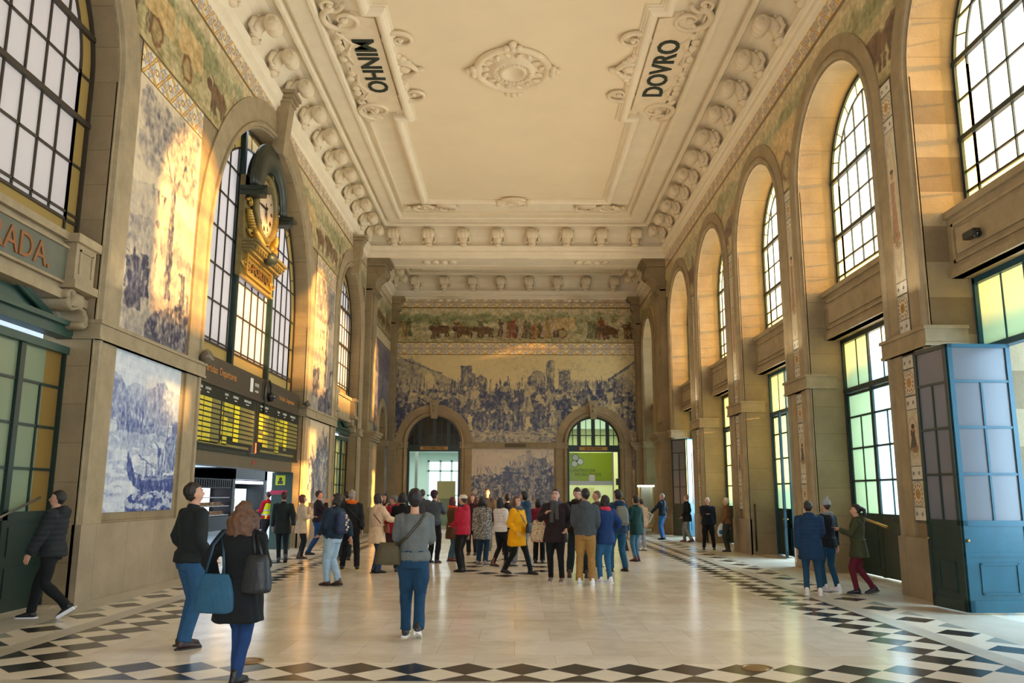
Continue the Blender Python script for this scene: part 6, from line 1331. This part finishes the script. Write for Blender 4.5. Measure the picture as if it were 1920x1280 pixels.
def transom(xc, lit, n, word):
    global dn
    dn += 1; e = empty('door_%d' % (20+dn), (xc, YB+.25, 0)); tag(e, kind='structure'); r = 1.45
    P = lambda u, z, d: (u, d, z); bm = bmesh.new(); sweep_path(bm, arch_path(0, 4.45, r-.1, 4.1, 24), [(0, -.06), (0, .06), (.12, .06), (.12, -.06)], P); box(bm, -r, r, -.08, .08, 3.98, 4.34)
    for x in ((-.78, -.0, .78)): box(bm, x-.1, x+.1, -.06, .06, 4.3, circ(x, 0, r-.05, 4.45))
    for x in (-1.12, -.4, .4, 1.12): box(bm, x-.018, x+.018, -.03, .03, 4.3, circ(x, 0, r-.05, 4.45))
    box(bm, -r, r, -.03, .03, 4.86, 4.9)
    for s in (-1, 1): box(bm, s*(r-.06)-.06, s*(r-.06)+.06, -.08, .08, 0, 4.0)
    fin(bm, 'frame', mat('dark_green', rgb(14, 38, 32), .35), e)
    bm = bmesh.new(); bm.faces.new([bm.verts.new((u, .0, z)) for u, z in arch_path(0, 4.45, r-.08, 4.3, 20)]); fin(bm, 'glass', glass('glass_fanlight', s2l((.72, .80, .62)), .35) if lit else mat('dark_glass', rgb(10, 22, 20), .15), e)
    s = empty('doorway_sign', (xc, YB+.14, 4.16), label='narrow brass sign plate lettered %s over the %s back doorway' % (word, 'right' if lit else 'left'), cat='sign')
    bm = bmesh.new(); box(bm, -.76, .76, 0, .03, -.09, .09); fin(bm, 'plate', mat('sign_brass', rgb(176, 132, 60), .4, .3), s)
    text(word, .17, face_M((0, -.005, -.005), (1, 0, 0), (0, 0, 1)), mat('sign_dark', rgb(50, 34, 16), .5), s, 'lettering', .004, bold=.004)
transom(-4.45, False, 4, 'INFORMAÇÕES'); transom(4.27, True, 4, 'BILHETEIRAS')
bm = bmesh.new(); box(bm, 1.2, 8, 50.2, 50.4, 0, 5.2); box(bm, 1.2, 1.4, YB+1, 50.2, 0, 5.2); box(bm, 7.8, 8, YB+1, 50.2, 0, 5.2); box(bm, 1.2, 8, YB+1, 50.4, 5.2, 5.3); tag(fin(bm, 'wall_ticket_office', mat('office_cream', rgb(206, 210, 160), .7)), kind='structure')
bm = bmesh.new(); box(bm, 3.9, 4.7, 50.1, 50.2, 0, 2.1); tag(fin(bm, 'door_40', mat('ochre_door', rgb(170, 150, 40), .5)), kind='structure')
e = empty('ticket_office_screen', (4.2, YB+.55, 0), label='green glass screen lettered CENTRO DE MOBILIDADE in the ticket office doorway', cat='glass screen')
bm = bmesh.new(); box(bm, -1.32, 1.12, 0, .03, 2.42, 3.96); fin(bm, 'green_panel', glass('lime_glass', s2l((.62, .68, .16)), .04, .3), e)
bm = bmesh.new(); box(bm, -1.34, 1.14, -.06, .06, 2.2, 2.42); box(bm, 1.12, 1.2, -.06, .06, 0, 3.98); box(bm, -.3, -.1, -.07, -.05, 2.27, 2.33); fin(bm, 'steel_rail', mat('satin_steel', rgb(176, 178, 170), .35, .6), e)
bm = bmesh.new(); box(bm, -1.32, 1.12, 0, .02, 0, 2.2); fin(bm, 'sliding_door', glass('glass_door', (.9, .96, .88), .85), e)
for nm_, rad_, y_, mt_ in (('trefoil_outline', .19, -.012, blackp), ('trefoil_mark', .165, -.03, mat('mark_pale', rgb(226, 244, 232), .4))):
    bm = bmesh.new()
    for a in (R(110), R(230), R(-10)):
        c_ = Vector((-.82+.2*math.cos(a), y_, 3.5+.2*math.sin(a))); bm.faces.new([bm.verts.new(c_+Vector((rad_*math.cos(t), 0, rad_*math.sin(t)))) for t in np.linspace(0, 2*pi, 25)[:-1]])
        box(bm, -.05, .18, -.001, .004, -.05, .05, M=Matrix.Translation((-.82, y_, 3.5)) @ Matrix.Rotation(-a, 4, 'Y'))
    fin(bm, nm_, mt_, e)
for s, x, z in (('CENTRO DA', -.5, 2.98), ('MOBILIDADE', -.2, 2.76)): text(s, .25, face_M((x, -.01, z), (1, 0, 0), (0, 0, 1)), mat('moss_letter', rgb(84, 102, 30), .5), e, 'lettering', .003)
o = bmesh.new(); box(o, -.16, .16, -.02, -.01, 2.3, 2.75); no = fin(o, 'notice', wh, e)
bm = bmesh.new(); box(bm, 1.3, 1.52, -.3, .0, 2.2, 2.55); fin(bm, 'black_speaker', blackp, e)
e = empty('plaque', (0, YB-.16, 4.32), label='dark blank stone plaque in the string course between the back doorways', cat='plaque'); bm = bmesh.new(); box(bm, -.58, .58, 0, .03, -.12, .1); fin(bm, 'plate', mat('dark_plaque', rgb(90, 78, 58), .6), e)
# ---------------------------------------------------------------- beyond the left arch: concourse and kiosk
bm = bmesh.new(); box(bm, -40, -8.2, -5, 60, -.3, 0); tag(fin(bm, 'floor_concourse', mat('concourse_floor', rgb(150, 166, 176), .35, noise=.08, nscale=.8)), kind='structure')
bm = bmesh.new(); box(bm, -20.3, -20, 10, 60, 0, 9); tag(fin(bm, 'wall_concourse', mat('concourse_wall', rgb(206, 216, 228), .7, noise=.05)), kind='structure')
bm = bmesh.new(); box(bm, -40, -8.3, -5, 60, 11.6, 11.8); tag(fin(bm, 'ceiling_concourse', mat('canopy', rgb(120, 140, 160), .7)), kind='structure')
kb = mat('kiosk_black', rgb(24, 24, 30), .4); klit = emit('kiosk_lamp', (.8, .85, 1), 5)
e = empty('kiosk', (-12.2, 31.4, 0), label='black food kiosk with lit white display shelves beyond the departure board', cat='kiosk')
bm = bmesh.new(); box(bm, -3, 0, 0, 4.6, 0, .75); box(bm, -3, 0, 0, 4.6, 1.9, 2.28); box(bm, -3, -2.8, 0, 4.6, .75, 1.95); fin(bm, 'body', kb, e)
bm = bmesh.new(); box(bm, -.05, .02, 0, 4.6, 0, .18); fin(bm, 'kick_strip', mat('pale_kick', rgb(190, 200, 206), .5), e)
bm = bmesh.new()
for z in (.78, 1.15, 1.5): box(bm, -.8, -.02, .05, 4.55, z, z+.03)
fin(bm, 'shelves', mat('shelf_white', rgb(220, 220, 226), .4), e)
bm = bmesh.new(); box(bm, -.9, -.85, .05, 4.5, .8, 1.9); fin(bm, 'light_panel', emit('display_light', (.85, .88, 1.0), 1.6), e)
bm = bmesh.new()
for k in range(18): box(bm, -.02, .03, .05+k*.256, .16+k*.256, 1.94, 2.24)
fin(bm, 'ribbed_fascia', mat('rib_dark', rgb(40, 40, 46), .5), e)
pr_ = random.Random(8)
for k in range(16):
    z = .81 if k < 8 else 1.18; y = .3+(k % 8)*.55
    o = empty('food_tray', (-12.5, 31.4+y, z), label='row of pastries and sandwiches on the lit kiosk shelves', cat='food tray', group='trays on the kiosk shelves')
    bm = bmesh.new(); bevbox(bm, -.15, .15, -.2, .2, 0, .05); 
    for j in range(4): ball(bm, (pr_.uniform(-.1, .1), -.15+.1*j, .09), (.08, .06, .06), u=8, v=5)
    fin(bm, 'tray', mat('food', rgb(190, 160, 120), .6, noise=.4, nscale=9), o, True)
e = empty('kiosk_gate', (-12.2, 36.2, 0), label='tall black open kiosk frame with white lamps beyond the hall', cat='kiosk')
bm = bmesh.new(); box(bm, -2.5, 0, 0, .35, 0, 2.75); box(bm, -2.5, 0, 4.6, 5.0, 0, 2.75); box(bm, -2.5, 0, 0, 5, 2.3, 2.8); box(bm, -2.5, -2.4, 0, 5, 0, 2.8); fin(bm, 'portal', kb, e)
bm = bmesh.new()
for k in range(7): box(bm, -.3, .03, .7+k*.55, .98+k*.55, 2.12, 2.24)
fin(bm, 'lamps', klit, e)
bm = bmesh.new()
for k in range(11): box(bm, -.9, -.8, .5+k*.37, .68+k*.37, .8, 1.9)
fin(bm, 'lit_panels', emit('kiosk_panel', (.7, .9, 1), 2.0), e)
bm = bmesh.new(); box(bm, -.7, -.5, 1.4, 1.9, 1.0, 1.45); fin(bm, 'yellow_box', mat('yellow_box', rgb(240, 220, 20), .5), e)
def info_panel(p, w_, h, rz, lab, m, txt=None, z0=0):
    e = empty('sign_panel', (p[0], p[1], z0), rz, label=lab, cat='sign'); bm = bmesh.new(); box(bm, -w_/2, w_/2, -.03, .03, 0, h); fin(bm, 'panel', m, e); return e
e = info_panel((-7.7, 18.55), .55, 2.35, R(35), 'tall black sign with a white ring emblem at the near end of the passage', blackp)
bm = bmesh.new()
for s in (-1, 1): tube(bm, [(s*.09+.07*math.cos(a), -.05, 2.1+.05*math.sin(a)) for a in (np.linspace(.6, 5.7, 14) if s < 0 else np.linspace(-2.6, 2.6, 14))], .014, 5)
fin(bm, 'emblem', wh, e)
for k in range(5): text('informação', .07, face_M((0, -.04, 1.75-.12*k), (1, 0, 0), (0, 0, 1)), mat('grey_print', rgb(130, 130, 120), .6), e, 'lettering', .002)
e = info_panel((-7.28, 26.2), .64, 2.34, R(0), 'dark green passage panel with a yellow and a red sticker', mat('panel_green', rgb(20, 58, 52), .4))
bm = bmesh.new(); box(bm, -.2, .1, -.045, -.03, 1.95, 2.25); fin(bm, 'yellow_sticker', mat('sticker_yellow', rgb(200, 210, 30), .5), e)
bm = bmesh.new(); ball(bm, (-.05, -.05, 2.13), (.05, .01, .05), u=8, v=6); box(bm, -.13, .03, -.05, -.045, 1.98, 2.08); fin(bm, 'sticker_mark', blackp, e)
bm = bmesh.new(); box(bm, -.35, .18, -.045, -.03, 1.66, 1.79); fin(bm, 'red_sticker', mat('sticker_red', rgb(180, 40, 80), .5), e)
e = empty('shop_window', (-19.9, 28, 0), label='pale yellow banded window front on the concourse wall', cat='shop window'); bm = bmesh.new(); box(bm, 0, .1, 0, 9, 2.3, 3.6); fin(bm, 'pane', mat('shopfront', rgb(176, 186, 110), .4), e); bm = bmesh.new(); box(bm, 0, .14, -.2, 9.2, 3.6, 3.9); box(bm, 0, .14, -.2, 0, 2.2, 3.9); box(bm, 0, .14, 9, 9.2, 2.2, 3.9); fin(bm, 'frame', mat('shop_frame', rgb(90, 100, 110), .5), e)
for (x, y, l) in ((-2.74, 8.95, 'left of the middle'), (2.42, 8.72, 'right of the middle')):
    e = empty('floor_cover', (x, y, .003), label='small round brass floor cover by the checkered border, on the %s side' % ('ENTRADA' if x < 0 else 'street'), cat='floor cover')
    bm = bmesh.new(); lathe(bm, [(0, .006), (.1, .006), (.13, 0)], 24); fin(bm, 'lid', mat('worn_brass', rgb(150, 122, 80), .4, .5, noise=.2, nscale=20), e, True)
    bm = bmesh.new(); lathe(bm, [(.13, 0), (.135, .008), (.155, .008), (.16, 0)], 24, cap=False); fin(bm, 'ring', mat('worn_brass', rgb(150, 122, 80)), e, True)
# ---------------------------------------------------------------- small frame stand near the last bay
e = empty('display_case', (6.2, 39.9, 0), label='narrow glass display case with a white lit top near the back right corner', cat='display case')
bm = bmesh.new()
for x in (-.3, .3):
    for y in (-.25, .25): box(bm, x-.03, x+.03, y-.03, y+.03, 0, 2.1)
box(bm, -.33, .33, -.28, .28, .2, .28); fin(bm, 'posts', mat('case_wood', rgb(196, 170, 120), .5), e)
bm = bmesh.new(); box(bm, -.36, .36, -.3, .3, 2.06, 2.14); fin(bm, 'lit_top', emit('case_lamp', (1, .97, .9), 3), e)
bm = bmesh.new(); box(bm, -.28, .28, -.22, -.2, .3, 2.05); fin(bm, 'glass', glass('case_glass', (.8, .86, .8), .7), e)
# ---------------------------------------------------------------- the street
bm = bmesh.new(); box(bm, 9.2, 60, -20, 70, -.45, -.15); tag(fin(bm, 'street', mat('street_paving', rgb(150, 160, 170), .6, noise=.1)), kind='structure')
bm = bmesh.new(); box(bm, 9.2, 12.5, -10, 60, -.3, -.02); tag(fin(bm, 'sidewalk', mat('sidewalk_stone', rgb(176, 184, 192), .6, noise=.1)), kind='structure')
def house(y0, y1, h, c, lab, x=31.5, d=8):  # houses opposite, heights shaped to block low sun from some windows
    e = empty('townhouse', (x, y0, -.2), label=lab, cat='building'); L = y1-y0
    bm = bmesh.new(); box(bm, 0, d, 0, L, 0, h); fin(bm, 'walls', mat('house_%s' % lab.split()[0], c, .8, noise=.06), e)
    bm = bmesh.new(); vs = [bm.verts.new(p) for p in ((-.3, 0, h), (d, 0, h), (d, L, h), (-.3, L, h), (d*.5, 0, h+.6), (d*.5, L, h+.6))]
    for f in ((0, 4, 5, 3), (1, 2, 5, 4), (0, 1, 4), (2, 3, 5), (0, 3, 2, 1)): bm.faces.new([vs[i] for i in f])
    fin(bm, 'roof', mat('roof_tile', rgb(150, 96, 76), .8, noise=.2), e)
    n = max(2, int(L/2.2))
    for k in range(n):
        y = (k+.5)*L/n; bm = bmesh.new(); box(bm, -.06, .02, y-.55, y+.55, .9 if h > 3 else .5, min(h-.7, 2.7)); w_ = fin(bm, 'window', mat('house_trim', rgb(214, 214, 214), .6), e); bm = bmesh.new(); box(bm, -.08, -.05, y-.45, y+.45, 1.0 if h > 3 else .6, min(h-.8, 2.6)); fin(bm, 'pane', mat('house_pane', rgb(70, 90, 110), .2), w_)
house(-12, 8.96, 6.9, rgb(200, 206, 216), 'white mid-height sun-blocking townhouse across the street, nearest'); house(9, 18.96, 4.3, rgb(206, 180, 160), 'pinkish low townhouse across the street'); house(19, 30.96, 3.9, rgb(186, 200, 214), 'bluish low townhouse across the street'); house(31, 45.96, 12.5, rgb(206, 200, 180), 'cream tall sun-blocking townhouse across the street'); house(46, 66, 4.1, rgb(196, 196, 200), 'grey low townhouse across the street, farthest')
# rusticated blocks outside each street opening
bm = bmesh.new()
for u, r, zc in RWIN:
    for s in (-1, 1):
        for k in range(12):
            a = u+s*r; w_ = .16 if k % 2 else .32; box(bm, 9.0, 9.35, *sorted((a-s*.0, a+s*w_)), k*.44, k*.44+.4); box(bm, 9.0, 9.3, *sorted((a-s*(.1 if k % 2 else .22), a)), k*.44, k*.44+.4)
tag(fin(bm, 'trim_31', mat('outer_stone', rgb(176, 190, 204), .7, noise=.1)), kind='structure')
# outer faces of the other side walls so no sky shows past them
# ---------------------------------------------------------------- light
w = bpy.data.worlds.new('World'); SC.world = w; w.use_nodes = True
nt = w.node_tree; bg = nt.nodes['Background']; bg.inputs[0].default_value = (.78, .9, 1.0, 1); bg.inputs[1].default_value = WORLD_S
def area(name, loc, dirv, sx, sy, p, c, cam=True):
    l = bpy.data.lights.new(name, 'AREA'); l.shape = 'RECTANGLE'; l.size = sx; l.size_y = sy; l.energy = p; l.color = c
    o = bpy.data.objects.new(name, l); COL.objects.link(o); o.location = loc
    o.rotation_euler = Vector(dirv).to_track_quat('-Z', 'Z').to_euler(); return o
sun = bpy.data.lights.new('sun', 'SUN'); sun.energy = SUN_E; sun.color = (1.0, .53, .15); sun.angle = R(1.2)
so = bpy.data.objects.new('sun', sun); COL.objects.link(so); so.rotation_euler = Vector((-1, .36, -.095)).to_track_quat('-Z', 'Z').to_euler(); so.location = (20, -4, 9)
for k, (u, r, zc) in enumerate(RWIN):
    area('sky_light_upper', (9.6, u, 8.6), (-1, 0, -.12), 3.8, 4.6, WIN_P, (.86, .95, 1.0))
    area('sky_light_lower', (9.6, u, 2.7), (-1, 0, -.05), 3.8, 4.8, WIN_P*1.25, (.45, .75, 1.0))
for u, zc, s, p in ((10.9, 8.2, 4.4, 1.), (22.35, 8, 8, 1.6), (33.8, 8.2, 4.4, .8)):
    area('platform_light', (-9.6, u, zc), (1, 0, -.1), s, 5, LEFT_P*p, (1.0, .9, .82))
area('concourse_light', (-14, 32, 11.4), (0, 0, -1), 14, 30, CONC_P, (.75, .86, 1.0))
area('information_room_light', (-4.4, 51, 4.3), (0, 0, -1), 5, 6, 260, (.9, 1, .95)); area('ticket_office_light', (4.4, 48.0, 5.1), (0, 0, -1), 3, 2, 200, (1, 1, .8))
# warm unseen fill lights added along both long walls, aimed upwards
for y in (13.9, 20.0, 25.65, 31.3):
    for s in (-1, 1):
        area('fill_uplight', (s*(W-.6), y if s > 0 else y+.2, 4.7), (-s*.8, 0, 1), .9, .9, UP_P, (1.0, .86, .64))
area('front_fill_light', (0, YF-1.4, 3.2), (0, 1, .05), 10, 5.5, FRONT_P, (.9, .95, 1.0))  # added fill behind the camera, outside the open front arches
# ---------------------------------------------------------------- camera
cam = bpy.data.cameras.new('cam'); cam.sensor_width = 36; cam.lens = 1551/1920*36; cam.clip_start = .1; cam.clip_end = 300
co = bpy.data.objects.new('camera', cam); COL.objects.link(co)
Fp = 1551.; d = Vector(((966-960)/Fp, -(926-640)/Fp, 1)).normalized(); rr = Vector((1, -.0037, 0)); rr = (rr-d*rr.dot(d)).normalized()
up = rr.cross(d); up = up if up.y > 0 else -up
# world axes in camera coordinates (x right, y up, z forward) -> blender camera looks along -Z
Mw = Matrix((tuple(rr), tuple(d), tuple(up)))
right, upv, fwd = Mw @ Vector((1, 0, 0)), Mw @ Vector((0, 1, 0)), Mw @ Vector((0, 0, 1))
Mc = Matrix((right, upv, -fwd)).transposed().to_4x4(); Mc.translation = Vector((0, 0, 1.70)); co.matrix_world = Mc
SC.camera = co
SC.view_settings.view_transform = 'Standard'; SC.view_settings.look = 'None'; SC.view_settings.gamma = 1; SC.view_settings.use_curve_mapping = False
SC.view_settings.exposure = EXPO
c = SC.cycles
c.max_bounces = 8; c.diffuse_bounces = 5; c.glossy_bounces = 3; c.transmission_bounces = 6; c.transparent_max_bounces = 12; c.sample_clamp_indirect = 6; c.use_denoising = True; c.caustics_reflective = False; c.caustics_refractive = False
try: c.denoiser = 'OPENIMAGEDENOISE'
except Exception: pass
